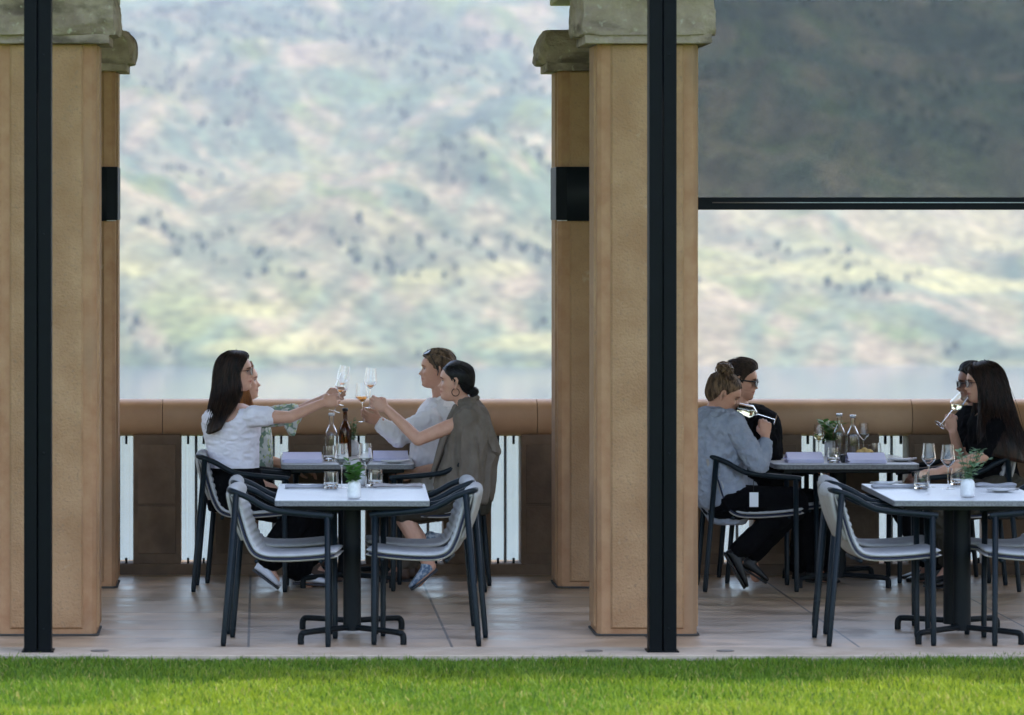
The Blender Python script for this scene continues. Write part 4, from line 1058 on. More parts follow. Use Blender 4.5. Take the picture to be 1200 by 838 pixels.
def hair_sheet(guides, Mx, n_str, wid, jit, closed=False, inner=.86, lift=.004, seg=22, fly=.02, seed=1, clump=.35):
    rd = np.random.default_rng(seed); guides = np.asarray(guides, float)
    if closed: guides = np.concatenate([guides, guides[:1]], 0)
    gu = catmull(guides, len(guides) * (2 if closed else 6)); S = np.array([catmull(x, seg) for x in gu])   # nu, seg, 3
    nu = len(S); g = G(); o = 0
    # body of the hair
    nz = fbm3(S.reshape(-1, 3) * np.array((60, 60, 14)) + seed * 5, 2).reshape(nu, seg)
    cen = S.mean(0, keepdims=True); outd = S - cen; outd /= np.linalg.norm(outd, axis=-1, keepdims=True) + 1e-9
    if closed: outd = S - HC; outd /= np.linalg.norm(outd, axis=-1, keepdims=True)
    outer = S + outd * (.001 + nz * .006)[..., None]; inn = S - outd * .020
    V = np.concatenate([outer.reshape(-1, 3), inn.reshape(-1, 3)], 0); o2 = nu * seg; fs = []
    for i in range(nu - 1):
        for j in range(seg - 1):
            a, b, c, dd = i * seg + j, (i + 1) * seg + j, (i + 1) * seg + j + 1, i * seg + j + 1
            fs.append((a, b, c, dd)); fs.append((o2 + dd, o2 + c, o2 + b, o2 + a))
    if not closed:
        for i in (0, nu - 1):
            for j in range(seg - 1): fs.append((i * seg + j, i * seg + j + 1, o2 + i * seg + j + 1, o2 + i * seg + j))
    for i in range(nu - 1):
        for j in (0, seg - 1): fs.append((i * seg + j, (i + 1) * seg + j, o2 + (i + 1) * seg + j, o2 + i * seg + j))
    g.add(V, fs)
    # strands
    for q in range(n_str):
        u = rd.random() * (nu - 1); i = int(u); f = u - i; P = S[i] * (1 - f) + S[i + 1] * f; od = outd[i]
        t0 = rd.uniform(0, .35) if rd.random() < .4 else 0; t1 = rd.uniform(.72, 1.0)
        a = int(t0 * (seg - 1)); b = max(a + 4, int(t1 * (seg - 1)) + 1); P = P[a:b]; od = od[a:b]; m = len(P); tt = np.linspace(0, 1, m)
        w1 = rd.normal(size=3) * jit; ph = rd.uniform(0, 6); P = P + od * (rd.uniform(0, lift) + .001) + w1 * (tt ** 1.4)[:, None] + rd.normal(size=3) * (np.sin(tt * rd.uniform(2, 7) + ph) * jit * .5)[:, None]
        if rd.random() < fly: P = P + od * (tt ** 2 * rd.uniform(.004, .016))[:, None]
        r_ = wid * rd.uniform(.5, 1.2) * np.clip(np.minimum(1, (1 - tt) * 5 + .15), 0, 1)
        g.tube(P, list(r_), 4, cap=False)
    g.xf(Mx); return g

def bun_geo(c, r, Mx, seed=1, flat=.8):
    rd = random.Random(seed); g = G(); c = np.array(c); g.ball(c, (r * .85, r * .85, r * .75), 14, 10)
    for q in range(110):
        ax = Vector((rd.gauss(0, 1), rd.gauss(0, .6), rd.gauss(0, 1))).normalized(); t = ax.orthogonal().normalized(); b = ax.cross(t); R_ = r * rd.choice((rd.uniform(.8, 1.02), rd.uniform(.9, 1.22))); a0 = rd.uniform(0, 6); sp = rd.uniform(1.5, 4)
        P = [c + np.array(t * math.cos(a0 + sp * k / 11) + b * math.sin(a0 + sp * k / 11) + ax * .35 * math.sin(k * .3)) * R_ * np.array((1, 1, flat)) for k in range(12)]
        g.tube(P, [.0028] * 11 + [.001], 4, cap=False)
    g.xf(Mx); return g

def glasses_part(root, Mx, lens='lens', r=.0018, up=0, tilt=0, size=1.0, frame='dark'):
    g = G(); gl = G()
    for s in (-1, 1):
        for k in range(1):
            P = [(.101 + .0 * math.cos(a) - abs(math.cos(a)) * .0 - .010 * (abs(s * .034 + .027 * size * math.cos(a)) / .06) ** 2, s * .034 + .027 * size * math.cos(a), .110 + .020 * size * math.sin(a) * (1 if math.sin(a) > 0 else 1.05)) for a in np.linspace(0, 2 * PI, 20)[:-1]]
            g.tube(P, r, 6, closed=True)
            c = np.mean(np.array(P), 0); n = len(P); o = len(gl.v)
            gl.v.extend([tuple(p) for p in P]); gl.v.append(tuple(c + (.0015, 0, 0))); gl.f.extend([(o + j, o + (j + 1) % n, o + n) for j in range(n)])
        g.tube([(.092, s * .060, .116), (.085, s * .074, .118), (.02, s * .083, .116), (-.012, s * .084, .112), (-.028, s * .082, .098)], r * 1.15, 6)
    g.tube([(.103, -.009, .114), (.106, 0, .116), (.103, .009, .114)], r, 6)
    if up:
        T = Matrix.Translation((-.004, 0, .11)) @ Matrix.Rotation(-math.radians(up), 4, 'Y') @ Matrix.Scale(1.22, 4) @ Matrix.Translation((.004, 0, -.11)); g.xf(T); gl.xf(T)
    g.xf(Mx); gl.xf(Mx)
    f = obj('glasses_frame' if lens != 'lens' else 'sunglasses_frame', g, M[frame], root, world=True)
    obj('lens', gl, M[lens], f, world=True, smooth=True)

def shoe(root, ankle, heel, toe, m, name='shoe', wd=.042, sole=True):
    sm = M['dark'] if name == 'black_shoe' else M['sole']
    ankle, heel, toe = [np.array(a, float) for a in (ankle, heel, toe)]
    ax = toe - heel; L = np.linalg.norm(ax); ax /= L; up = (ankle - heel) - ax * (ankle - heel).dot(ax); up /= np.linalg.norm(up) + 1e-9; w = np.cross(ax, up)
    def ringset(z0f, z1f, wf):
        R = []
        for t in np.linspace(0, 1, 14):
            hw = wd * (.72 + .42 * math.sin(min(t, 1) * PI * .62 + .35)) * (1 if 0 < t < 1 else .55) * (math.sqrt(max(0, 1 - max(0, (t - .8) / .22) ** 2))) * wf
            hh = z1f(t); th = np.arange(16) * 2 * PI / 16
            R.append(np.array([heel + ax * L * t + w * hw * math.copysign(abs(math.cos(a)) ** .7, math.cos(a)) + up * (z0f + (hh - z0f) * (.5 + .5 * math.copysign(abs(math.sin(a)) ** .7, math.sin(a)))) for a in th]))
        return R
    g = G(); g.rings(ringset(.012, lambda t: .082 - .02 * t - .030 * max(0, t - .3) / .7, 1.0)); g.limb([heel + ax * L * .18 + up * .055, ankle * .75 + (heel + ax * L * .2 + up * .085) * .25], [.040, .040])
    s = obj(name, fuse(g, .005, 2), m, root, world=True)
    if sole:
        g = G(); g.rings(ringset(-.004, lambda t: .012, 1.06)); obj('sole', g, sm, s, world=True)
    return s

def person(label, skin, base, head, torso, d, arms, legs, neck, neck_r=.050, tan=None, head_k=1.0, male=False, paint={}, grow=-.014):
    """arms: list of (points[(px,py,d)...], radii, hand or None); legs likewise -> the body, one mesh"""
    root = empty('person', tuple(base), label, 'person')
    g = G(); i0 = 0
    hg = head_geo(male); Hm = head_matrix(*head, k=head_k); hg.xf(Hm); g.add(hg.v, hg.f)
    rows_geo(g, torso, d, grow)
    nb = W(*neck); hb = np.array(Hm @ Vector((-.018, 0, .035))); g.limb([nb, (nb + hb) / 2, hb], [neck_r * 1.15, neck_r, neck_r * 1.02])
    mats = []
    for (P, r, hnd) in arms:
        PW = [W(*p) for p in P]; PP = []; RR = []
        for i in range(len(PW) - 1):
            PP.append(PW[i]); RR.append(r[i])
            if i == len(PW) - 2: PP.append(PW[i] * .62 + PW[i + 1] * .38); RR.append(r[i] * 1.02 * .72 + r[i + 1] * .28)
        PP.append(PW[-1]); RR.append(r[-1]); g.limb(PP, RR)
        if hnd: mats.append(hand_geo(g, PW[-1], *hnd[:3], **(hnd[3] if len(hnd) > 3 else {})))
    for (P, r) in legs:
        g.limb([W(*p) for p in P], r)
    me = fuse(g, .0042, 2); paint_head(me, Hm, **paint)
    obj('body', me, M[skin], root, world=True)
    return root, Hm, mats

def garment(root, name, m, rows=None, d=0, limbs=(), grow=.0, voxel=.006, wr=(.010, 16, 16, 12, .8), cut=None, extra=None, smooth=2):
    g = G()
    if rows: rows_geo(g, rows, d, grow)
    for (P, r) in limbs: g.limb([W(*p) for p in P], r)
    if extra: extra(g)
    me = fuse(g, voxel, smooth, wr)
    if cut: carve(me, cut)
    return obj(name, me, m, root, world=True)

def ell(px, py, d, rx, ry, rz):
    c = W(px, py, d); r = np.array((rx, ry, rz)); return lambda q: (((q - c) / r) ** 2).sum(1) < 1

def long_guides(front, side, back, rear, near_side=-1, push=(0,) * 8):
    near = [front, side, back]; far = [[(p[0], -p[1], p[2]) for p in gd] for gd in near[::-1]]
    sh = lambda gs, w: [[(p[0], p[1] + near_side * q * w_, p[2]) for p, q in zip(gd, push)] for gd, w_ in zip(gs, w)]
    if near_side < 0: near = sh(near, (1, 1, .9)); rear = [(p[0], p[1] - q * .3, p[2]) for p, q in zip(rear, push)]
    else: far = sh(far, (.9, 1, 1)); rear = [(p[0], p[1] + q * .3, p[2]) for p, q in zip(rear, push)]
    return np.array(near + [rear] + far)

def build_people():
    # P1 woman in white top
    d = 23.13
    rows = [(473, 262, 288, .07), (479, 246, 301, .15), (489, 238, 306, .185), (505, 239, 304, .165), (525, 244, 302, .14), (546, 247, 302, .13), (560, 244, 305, .16), (585, 242, 310, .175), (600, 248, 306, .15)]
    r1, Hm, hm = person('woman with long dark hair in a white top raising her glass at the left', 'skin', (W(275, 0, d)[0], d, 0), (276, 436, d, -4, -3), rows, d,
        [([(297, 488, 22.97), (339, 489, 22.98), (378, 472, 23.12)], [.047, .036, .025], ((.94, .30, .20), (.25, -1, .25), 1, dict(curl=(30, 62, 40), thumb=.9))),
         ([(250, 490, 23.3), (262, 540, 23.42), (306, 566, 23.2)], [.045, .036, .026], ((.9, -.2, -.35), (0, -.5, 1), -1, dict(curl=(15, 25, 20))))],
        [([(268, 584, 23.03), (355, 594, 23.03), (310, 658, 23.05), (322, 680, 23.05)], [.08, .055, .036, .03]),
         ([(268, 584, 23.25), (360, 594, 23.25), (348, 664, 23.25), (362, 684, 23.25)], [.08, .055, .036, .03])],
        (266, 476, d), .047)
    tr = [(470, 262, 288, .072)]
    garment(r1, 'white_top', M['white_tee'], rows[1:6] + [(551, 247, 302, .132)], d, [([(297, 488, 22.97), (312, 488, 22.975)], [.060, .056]), ([(250, 490, 23.3), (254, 506, 23.34)], [.058, .054])], .004, wr=(.010, 14, 14, 26, .9),
            cut=lambda q: ell(264, 474, 23.0, .085, .30, .105)(q) | (q[:, 2] < W(0, 548, d)[2]))
    garment(r1, 'trousers', M['black_cloth'], [(548, 248, 301, .13), (556, 244, 305, .155), (575, 241, 310, .18), (598, 246, 308, .17)], d,
            [([(268, 582, 23.03), (355, 596, 23.03), (318, 652, 23.05)], [.100, .082, .085]), ([(268, 582, 23.25), (360, 596, 23.25), (350, 664, 23.25)], [.100, .08, .085])], .004)
    shoe(r1, W(310, 655, 23.05), W(296, 668, 23.05), W(326, 690.5, 23.05), M['white_shoe'], 'white_shoe', .044)
    shoe(r1, W(350, 668, 23.25), W(343, 684, 23.25), W(388, 686.5, 23.25), M['white_shoe'], 'white_shoe')
    f = [(.062, -.004, .224), (.076, -.036, .200), (.052, -.072, .158), (.022, -.087, .095), (.026, -.088, .02), (.005, -.09, -.06), (-.045, -.088, -.14), (-.085, -.080, -.215)]
    s = [(.03, -.004, .232), (.03, -.062, .205), (.0, -.086, .15), (-.018, -.095, .08), (-.028, -.097, .0), (-.05, -.098, -.08), (-.085, -.092, -.15), (-.125, -.085, -.232)]
    b = [(-.01, -.003, .235), (-.032, -.058, .21), (-.064, -.082, .15), (-.084, -.087, .07), (-.098, -.088, -.01), (-.118, -.086, -.09), (-.14, -.08, -.16), (-.165, -.07, -.240)]
    rr = [(-.04, 0, .232), (-.088, 0, .203), (-.118, 0, .14), (-.132, 0, .06), (-.145, 0, -.02), (-.160, 0, -.10), (-.176, 0, -.165), (-.188, 0, -.228)]
    LG = long_guides(f, s, b, rr, -1, (0, 0, 0, 0, .01, .05, .105, .125))
    obj('hair', hair_sheet(LG, Hm, 1100, .0020, .007, seed=3, fly=.10), M['hair_brown'], r1, world=True)
    glasses_part(r1, Hm, 'clear_lens', .0014, frame='gold')
    # P2 woman behind her
    d = 23.70
    rows = [(478, 266, 294, .06), (486, 262, 310, .15), (505, 262, 316, .16), (530, 264, 318, .14), (560, 264, 318, .15), (590, 266, 322, .165), (604, 270, 318, .15)]
    r2, Hm2, hm2 = person('smiling red haired woman in a leaf print blouse behind the woman in white', 'skin', (W(290, 0, d)[0], d, 0), (284, 447, d, 4, -4), rows, d,
        [([(303, 490, 23.55), (345, 484, 23.5), (382, 466, 23.42)], [.043, .034, .024], ((.95, -.1, .25), (.2, -1, .2), 1, dict(curl=(30, 62, 40), thumb=.9))),
         ([(280, 492, 23.85), (300, 535, 23.9), (345, 548, 23.75)], [.043, .034, .025], ((1, -.1, -.1), (0, -.3, 1), -1, dict(curl=(20, 30, 20))))],
        [([(285, 588, 23.6), (362, 598, 23.6), (368, 664, 23.6), (385, 684, 23.6)], [.078, .054, .036, .03]), ([(285, 588, 23.8), (362, 598, 23.8), (375, 662, 23.8), (392, 682, 23.8)], [.078, .054, .036, .03])],
        (281, 480, d), .047)
    garment(r2, 'leaf_print_blouse', M['floral'], rows[:5], d, [([(303, 490, 23.55), (344, 485, 23.5)], [.058, .062]), ([(280, 492, 23.85), (300, 535, 23.9)], [.058, .058])], .006,
            extra=lambda g: g.rings([np.array([W(x, y, 23.5 + yy) for (x, y, yy) in ((330, 480, -.07), (352, 478, -.05), (352, 478, .05), (330, 480, .07))]), np.array([W(x, y, 23.5 + yy) for (x, y, yy) in ((334, 500, -.06), (348, 498, -.05), (348, 498, .05), (334, 500, .06))]), np.array([W(x, y, 23.5 + yy) for (x, y, yy) in ((340, 510, -.03), (345, 510, -.03), (345, 510, .03), (340, 510, .03))])]))
    garment(r2, 'skirt', M['black_cloth'], [(562, 264, 318, .155), (590, 264, 324, .175), (606, 268, 322, .17)], d, [([(285, 588, 23.6), (365, 602, 23.6), (362, 650, 23.6)], [.095, .085, .08]), ([(285, 588, 23.8), (365, 602, 23.8), (366, 650, 23.8)], [.095, .085, .08])])
    shoe(r2, W(368, 664, 23.6), W(360, 681, 23.6), W(402, 683.5, 23.6), M['brown_shoe'], 'brown_shoe'); shoe(r2, W(375, 662, 23.8), W(367, 679, 23.8), W(408, 681.5, 23.8), M['brown_shoe'], 'brown_shoe')
    f2 = [(.055, -.004, .224), (.066, -.044, .198), (.040, -.076, .15), (.022, -.086, .09), (.03, -.088, .01), (.05, -.09, -.08), (.066, -.085, -.17), (.070, -.075, -.265)]
    s2 = [(.03, -.004, .230), (.02, -.062, .205), (-.005, -.086, .15), (-.018, -.095, .08), (-.02, -.1, .0), (-.01, -.1, -.08), (.01, -.095, -.16), (.025, -.09, -.255)]
    obj('hair', hair_sheet(long_guides(f2, s2, b, rr), Hm2, 500, .0022, .006, seed=5), M['hair_ginger'], r2, world=True)
    # P3 person in white shirt
    d = 23.70
    rows = [(468, 505, 528, .06), (478, 496, 546, .17), (490, 490, 552, .195), (515, 486, 553, .175), (540, 484, 554, .165), (575, 486, 560, .165), (596, 490, 560, .16)]
    r3, Hm3, hm3 = person('person in a white collared shirt with sunglasses pushed up on fair hair', 'skin_tan', (W(525, 0, d)[0], d, 0), (512, 433, d, 176, -2), rows, d,
        [([(505, 492, 23.5), (464, 512, 23.42), (446, 494, 23.36)], [.047, .038, .027], ((-1, -.15, .30), (-.2, -.8, -.45), -1, dict(curl=(25, 50, 35), thumb=.6))),
         ([(520, 492, 23.88), (510, 540, 23.92), (470, 550, 23.8)], [.047, .038, .027], ((-1, 0, 0), (0, -.3, 1), 1, dict(curl=(20, 30, 20))))],
        [([(540, 588, 23.6), (464, 600, 23.6), (470, 664, 23.6), (452, 684, 23.6)], [.085, .06, .04, .032]), ([(540, 588, 23.8), (464, 600, 23.8), (480, 662, 23.8), (462, 682, 23.8)], [.085, .06, .04, .032])],
        (518, 476, d), .052, male=True, paint=dict(brow=(.55, .38, .28), lips=(.85, .5, .48)))
    garment(r3, 'white_shirt', M['white_shirt'], rows[0:6], d, [([(505, 492, 23.5), (467, 511, 23.42), (449, 498, 23.37)], [.066, .060, .045]), ([(520, 492, 23.88), (510, 540, 23.92), (480, 548, 23.84)], [.066, .058, .05])], .012, wr=(.018, 16, 16, 9, .9))
    g = G()
    c0 = W(517, 470, d)
    P = [c0 + np.array((.082 * math.cos(a) , .078 * math.sin(a), .026 + .012 * math.cos(a) - .040 * max(0, -math.cos(a)))) for a in np.linspace(-2.6, 2.6, 20)]
    g.tube(P, .014, 8); obj('collar', g, M['white_shirt'], r3, world=True)
    garment(r3, 'trousers', M['khaki'], [(572, 486, 560, .17), (590, 486, 562, .175), (604, 492, 560, .16)], d, [([(540, 588, 23.6), (464, 602, 23.6), (470, 656, 23.6)], [.098, .078, .062]), ([(540, 588, 23.8), (464, 602, 23.8), (480, 656, 23.8)], [.098, .078, .062])])
    shoe(r3, W(470, 664, 23.6), W(480, 681, 23.6), W(436, 683.5, 23.6), M['brown_shoe'], 'brown_shoe'); shoe(r3, W(480, 662, 23.8), W(490, 679, 23.8), W(446, 681.5, 23.8), M['brown_shoe'], 'brown_shoe')
    obj('hair', hair_sheet(pulled_guides((-.9, 0, -.25), s1=1.10), Hm3, 700, .0020, .003, closed=True, seed=6, fly=.2, lift=.006), M['hair_sand'], r3, world=True)
    glasses_part(r3, Hm3, 'lens', .0019, up=58)
    # P4 woman with blazer
    d = 23.11
    rows = [(474, 539, 556, .055), (482, 530, 562, .14), (498, 525, 566, .165), (530, 520, 568, .15), (560, 517, 570, .15), (590, 515, 574, .165), (602, 520, 570, .15)]
    r4, Hm4, hm4 = person('woman with sleek dark bun, hoop earring and taupe blazer over her shoulders', 'skin', (W(550, 0, d)[0], d, 0), (534.5, 447.5, d, 168, -2), rows, d,
        [([(541, 494, 22.96), (490, 515, 22.94), (453, 479, 23.06)], [.047, .038, .025], ((-.88, .22, .42), (-.35, -1, .1), -1, dict(curl=(35, 60, 40), thumb=.8))),
         ([(548, 494, 23.28), (535, 545, 23.34), (490, 552, 23.3)], [.045, .037, .026], ((-1, 0, 0), (0, -.3, 1), 1, dict(curl=(20, 30, 20))))],
        [([(548, 584, 23.02), (470, 600, 23.02), (504, 664, 23.02), (490, 682, 23.02)], [.085, .058, .036, .03]), ([(548, 584, 23.22), (466, 598, 23.24), (496, 636, 23.25), (512, 634, 23.28)], [.085, .058, .038, .03])],
        (545, 474, d), .047, paint=dict(brow=(.14, .09, .08)))
    garment(r4, 'dark_dress', M['olive'], rows[1:], d, [([(548, 584, 23.02), (472, 600, 23.02)], [.096, .072]), ([(548, 584, 23.22), (468, 598, 23.24)], [.096, .072])], .006)
    cape = [(468, 538, 556, .075), (476, 532, 562, .125), (484, 527, 568, .185), (500, 523, 573, .215), (518, 519, 578, .215), (531, 515, 581, .21), (546, 510, 578, .20), (566, 506, 577, .20), (586, 508, 574, .19)]
    fcut = lambda q: ((q[:, 0] < np.interp(q[:, 2], [W(0, 586, d)[2], W(0, 555, d)[2], W(0, 530, d)[2], W(0, 500, d)[2], W(0, 480, d)[2]], [W(x, 0, d)[0] for x in (511, 515, 520, 527, 536)])) & (np.abs(q[:, 1] - d) < .13)) | ell(545, 462, d, .075, .07, .075)(q)
    garment(r4, 'taupe_blazer', M['taupe'], cape, d, [([(546, 492, 22.93), (548, 530, 22.90), (551, 572, 22.91)], [.058, .052, .046]), ([(550, 492, 23.30), (553, 532, 23.33), (555, 572, 23.33)], [.055, .05, .045])], .004, wr=(.030, 14, 14, 3.5, .9),
            cut=fcut, extra=lambda g: g.rings([np.array([W(x, y, d + yy) for (x, y, yy) in ((560, 484, -.14), (568, 486, -.10), (568, 486, .10), (560, 484, .14))]), np.array([W(x, y, d + yy) for (x, y, yy) in ((570, 510, -.18), (578, 512, -.16), (578, 512, .16), (570, 510, .18))]), np.array([W(x, y, d + yy) for (x, y, yy) in ((576, 530, -.19), (584, 531, -.17), (584, 531, .17), (576, 530, .19))])]))
    g = G(); P = [W(545, 470, d) + np.array((.070 * math.cos(a) + .004, .074 * math.sin(a), .0 + .022 * math.cos(a))) for a in np.linspace(-2.3, 2.3, 20)]
    g.tube(P, .015, 8); P = [W(534, 474, 22.99), W(527, 492, 22.96), W(519, 516, 22.96), W(510, 545, 22.97), W(504, 562, 22.99)]
    g.tube(catmull(P, 14), [.012, .014, .017, .020, .022, .023, .023, .022, .020, .018, .015, .012, .010, .008], 8)
    obj('collar', fuse(g, .005, 2), M['taupe'], r4, world=True)
    shoe(r4, W(504, 666, 23.02), W(513, 668, 23.02), W(482, 692, 23.02), M['blue_shoe'], 'blue_shoe', .036)
    shoe(r4, W(505, 632, 23.26), W(500, 640, 23.28), W(528, 634, 23.3), M['blue_shoe'], 'blue_shoe', .034)
    hg = hair_sheet(pulled_guides((-.86, 0, -.42), s1=1.085), Hm4, 700, .0016, .0015, closed=True, lift=.002, seed=8, fly=.02)
    bg = bun_geo((-.098, 0, .058), .030, Hm4, 2); hg.add(bg.v, bg.f)
    obj('hair', hg, M['hair_black'], r4, world=True)
    g = G(); c = Hm4 @ Vector((-.012, .082, .052))
    g.tube([np.array(c) + np.array((.022 * math.cos(a), 0, .022 * math.sin(a))) for a in np.linspace(0, 2 * PI, 25)[:-1]], .0028, 6, closed=True)
    obj('hoop_earring', g, M['gold'], r4, world=True)
    # P5 woman in sweater
    d = 23.13
    rows = [(478, 826, 850, .07), (486, 814, 866, .16), (498, 806, 872, .195), (525, 806, 870, .185), (560, 810, 872, .175), (585, 816, 878, .17), (600, 828, 876, .15), (612, 835, 870, .13)]
    r5, Hm5, hm5 = person('woman with a high blonde bun in a blue grey sweater sipping wine', 'skin_tan', (W(845, 0, d)[0], d, 0), (848, 463, d, -3, 22), rows, d,
        [([(860, 500, 22.97), (889, 545, 22.95), (897, 512, 23.02)], [.048, .040, .026], ((0.02, .12, 1), (.1, -1, .1), 1, dict(curl=(50, 70, 40), thumb=.9, k=.95))),
         ([(826, 502, 23.3), (846, 556, 23.34), (885, 575, 23.2)], [.045, .037, .026], ((1, -.1, -.2), (0, -.3, 1), -1, dict(curl=(20, 30, 20))))],
        [([(852, 590, 23.03), (930, 586, 23.03), (866, 640, 23.05), (864, 664, 23.05)], [.085, .06, .036, .032]), ([(852, 590, 23.25), (932, 590, 23.25), (880, 656, 23.25), (886, 676, 23.25)], [.085, .06, .036, .032])],
        (838, 480, d), .047, paint=dict(brow=(.5, .33, .25), lips=(.8, .42, .42)))
    garment(r5, 'grey_sweater', M['grey_knit'], rows[0:], d, [([(860, 500, 22.97), (889, 545, 22.95), (896, 522, 23.0)], [.066, .060, .043]), ([(826, 502, 23.3), (846, 556, 23.34), (880, 572, 23.22)], [.062, .052, .04])], .010, wr=(.016, 15, 15, 13, .9),
            cut=lambda q: ell(838, 466, d, .075, .075, .065)(q))
    garment(r5, 'trousers', M['black_cloth'], [(572, 822, 878, .16), (590, 820, 882, .18), (606, 830, 876, .17)], d, [([(852, 588, 23.03), (930, 588, 23.03), (866, 646, 23.05)], [.100, .082, .055]), ([(852, 588, 23.25), (932, 592, 23.25), (884, 646, 23.25)], [.100, .08, .06])])
    shoe(r5, W(866, 652, 23.05), W(848, 648, 23.05), W(872, 690, 23.05), M['black_shoe'], 'black_shoe', .046); shoe(r5, W(880, 660, 23.25), W(866, 664, 23.25), W(898, 684, 23.25), M['black_shoe'], 'black_shoe')
    hg = hair_sheet(pulled_guides((-.42, 0, .90), s1=1.08), Hm5, 800, .0018, .0025, closed=True, seed=9, fly=.22, lift=.006)
    bg = bun_geo((-.050, 0, .252), .046, Hm5, 4); hg.add(bg.v, bg.f)
    obj('hair', hg, M['hair_blonde'], r5, world=True)
    g = G().tube([W(883, 562, 22.86), W(883, 576, 22.86)], .002, 6); a = W(883.5, 577, 22.86); g2 = G().box((a[0] - .026, 22.858, a[2] - .085), (a[0] + .026, 22.861, a[2]))
    t = obj('price_tag', g2, M['tag'], r5, world=True, bevel=.001); obj('tag_string', g, M['dark'], t, world=True)
    # P6 man in black
    d = 23.68
    rows = [(474, 860, 888, .08), (484, 848, 906, .19), (500, 844, 912, .225), (530, 848, 914, .21), (565, 850, 914, .185), (590, 850, 918, .18), (602, 856, 914, .16)]
    r6, Hm6, hm6 = person('man with swept back dark hair and sunglasses in a black shirt', 'skin_tan', (W(880, 0, d)[0], d, 0), (868, 446, d, -8, 8), rows, d,
        [([(893, 500, 23.48), (906, 556, 23.46), (945, 548, 23.4)], [.052, .044, .030], ((1, 0, 0), (0, -.3, 1), 1, dict(curl=(20, 30, 20)))),
         ([(875, 500, 23.88), (900, 556, 23.9), (945, 548, 23.8)], [.052, .044, .030], ((1, 0, 0), (0, -.3, 1), -1, dict(curl=(20, 30, 20))))],
        [([(885, 588, 23.58), (950, 588, 23.58), (952, 660, 23.56), (964, 682, 23.56)], [.09, .064, .042, .034]), ([(885, 588, 23.78), (948, 590, 23.8), (936, 660, 23.8), (950, 682, 23.8)], [.09, .064, .042, .034])],
        (866, 478, d), .056, male=True, paint=dict(brow=(.25, .16, .12), eye=False, beard=(.8, .72, .7)))
    garment(r6, 'black_shirt', M['black_cloth'], rows[:6], d, [([(893, 500, 23.48), (906, 556, 23.46), (938, 549, 23.41)], [.072, .062, .045]), ([(875, 500, 23.88), (900, 556, 23.9), (938, 549, 23.81)], [.072, .062, .045])], .012)
    garment(r6, 'trousers', M['black_cloth'], [(575, 850, 918, .185), (592, 850, 920, .19), (606, 856, 916, .18)], d, [([(885, 588, 23.58), (950, 590, 23.58), (954, 660, 23.56)], [.105, .088, .07]), ([(885, 588, 23.78), (948, 590, 23.8), (938, 660, 23.8)], [.105, .085, .07])])
    shoe(r6, W(953, 664, 23.56), W(944, 681, 23.56), W(984, 686, 23.56), M['black_shoe'], 'black_shoe', .045); shoe(r6, W(936, 662, 23.8), W(928, 678, 23.8), W(968, 682, 23.8), M['black_shoe'], 'black_shoe', .045)
    def volq(dd, t): return .34 * max(0, dd[0] * .7 + dd[2] * .85 - .50) * math.sin(min(1, t * 3.0) * PI / 2)
    obj('hair', hair_sheet(pulled_guides((-.85, 0, .35), s1=1.045, vol=volq, loop=LOOP_M, fwd=.035), Hm6, 800, .0022, .003, closed=True, seed=10, fly=.25, lift=.008), M['hair_man'], r6, world=True)
    glasses_part(r6, Hm6, 'lens', .0036, size=1.08)
    # P7 woman long dark hair right
    d = 23.13
    rows = [(480, 1150, 1172, .06), (488, 1140, 1184, .15), (502, 1136, 1190, .175), (525, 1138, 1190, .155), (550, 1142, 1190, .145), (580, 1142, 1200, .17), (600, 1146, 1196, .16)]
    r7, Hm7, hm7 = person('woman with very long dark hair and glasses in a black top drinking white wine', 'skin', (W(1168, 0, d)[0], d, 0), (1152, 449, d, 178, 2), rows, d,
        [([(1166, 502, 22.97), (1152, 534, 22.93), (1102, 553, 22.96)], [.046, .038, .026], ((-1, .0, -.12), (0, -.6, .8), -1, dict(curl=(18, 28, 20), thumb=.3))),
         ([(1150, 502, 23.30), (1126, 540, 23.36), (1117, 506, 23.22)], [.044, .036, .026], ((-.25, -.05, 1), (-.5, -.85, 0), 1, dict(curl=(45, 60, 40), thumb=.9, k=.95)))],
        [([(1180, 588, 23.03), (1095, 594, 23.0), (1125, 660, 23.0), (1112, 682, 23.0)], [.085, .06, .036, .03]), ([(1180, 588, 23.25), (1095, 594, 23.25), (1115, 662, 23.25), (1100, 682, 23.25)], [.085, .06, .036, .03])],
        (1162, 482, d), .047, paint=dict(brow=(.14, .09, .08)))
    garment(r7, 'black_top', M['black_cloth'], rows[0:6], d, [([(1166, 502, 22.97), (1155, 527, 22.94)], [.060, .054]), ([(1150, 502, 23.30), (1138, 525, 23.34)], [.058, .052])], .006, cut=ell(1150, 476, 23.1, .065, .065, .085))
    garment(r7, 'olive_trousers', M['olive'], [(562, 1140, 1196, .16), (580, 1138, 1206, .19), (604, 1140, 1204, .18)], d, [([(1182, 578, 23.0), (1098, 590, 23.0), (1122, 652, 23.0)], [.115, .082, .062]), ([(1182, 584, 23.25), (1098, 592, 23.25), (1113, 654, 23.25)], [.11, .08, .062])], wr=(.02, 12, 12, 16, .9))
    shoe(r7, W(1125, 662, 23.0), W(1134, 686, 23.0), W(1092, 690, 23.0), M['black_shoe'], 'black_shoe'); shoe(r7, W(1115, 662, 23.25), W(1124, 684, 23.25), W(1082, 688, 23.25), M['black_shoe'], 'black_shoe')
    f7 = [(.066, -.002, .222), (.086, -.036, .190), (.060, -.068, .150), (.040, -.080, .095), (.034, -.086, .02), (.045, -.098, -.07), (.062, -.108, -.17), (.052, -.105, -.28)]
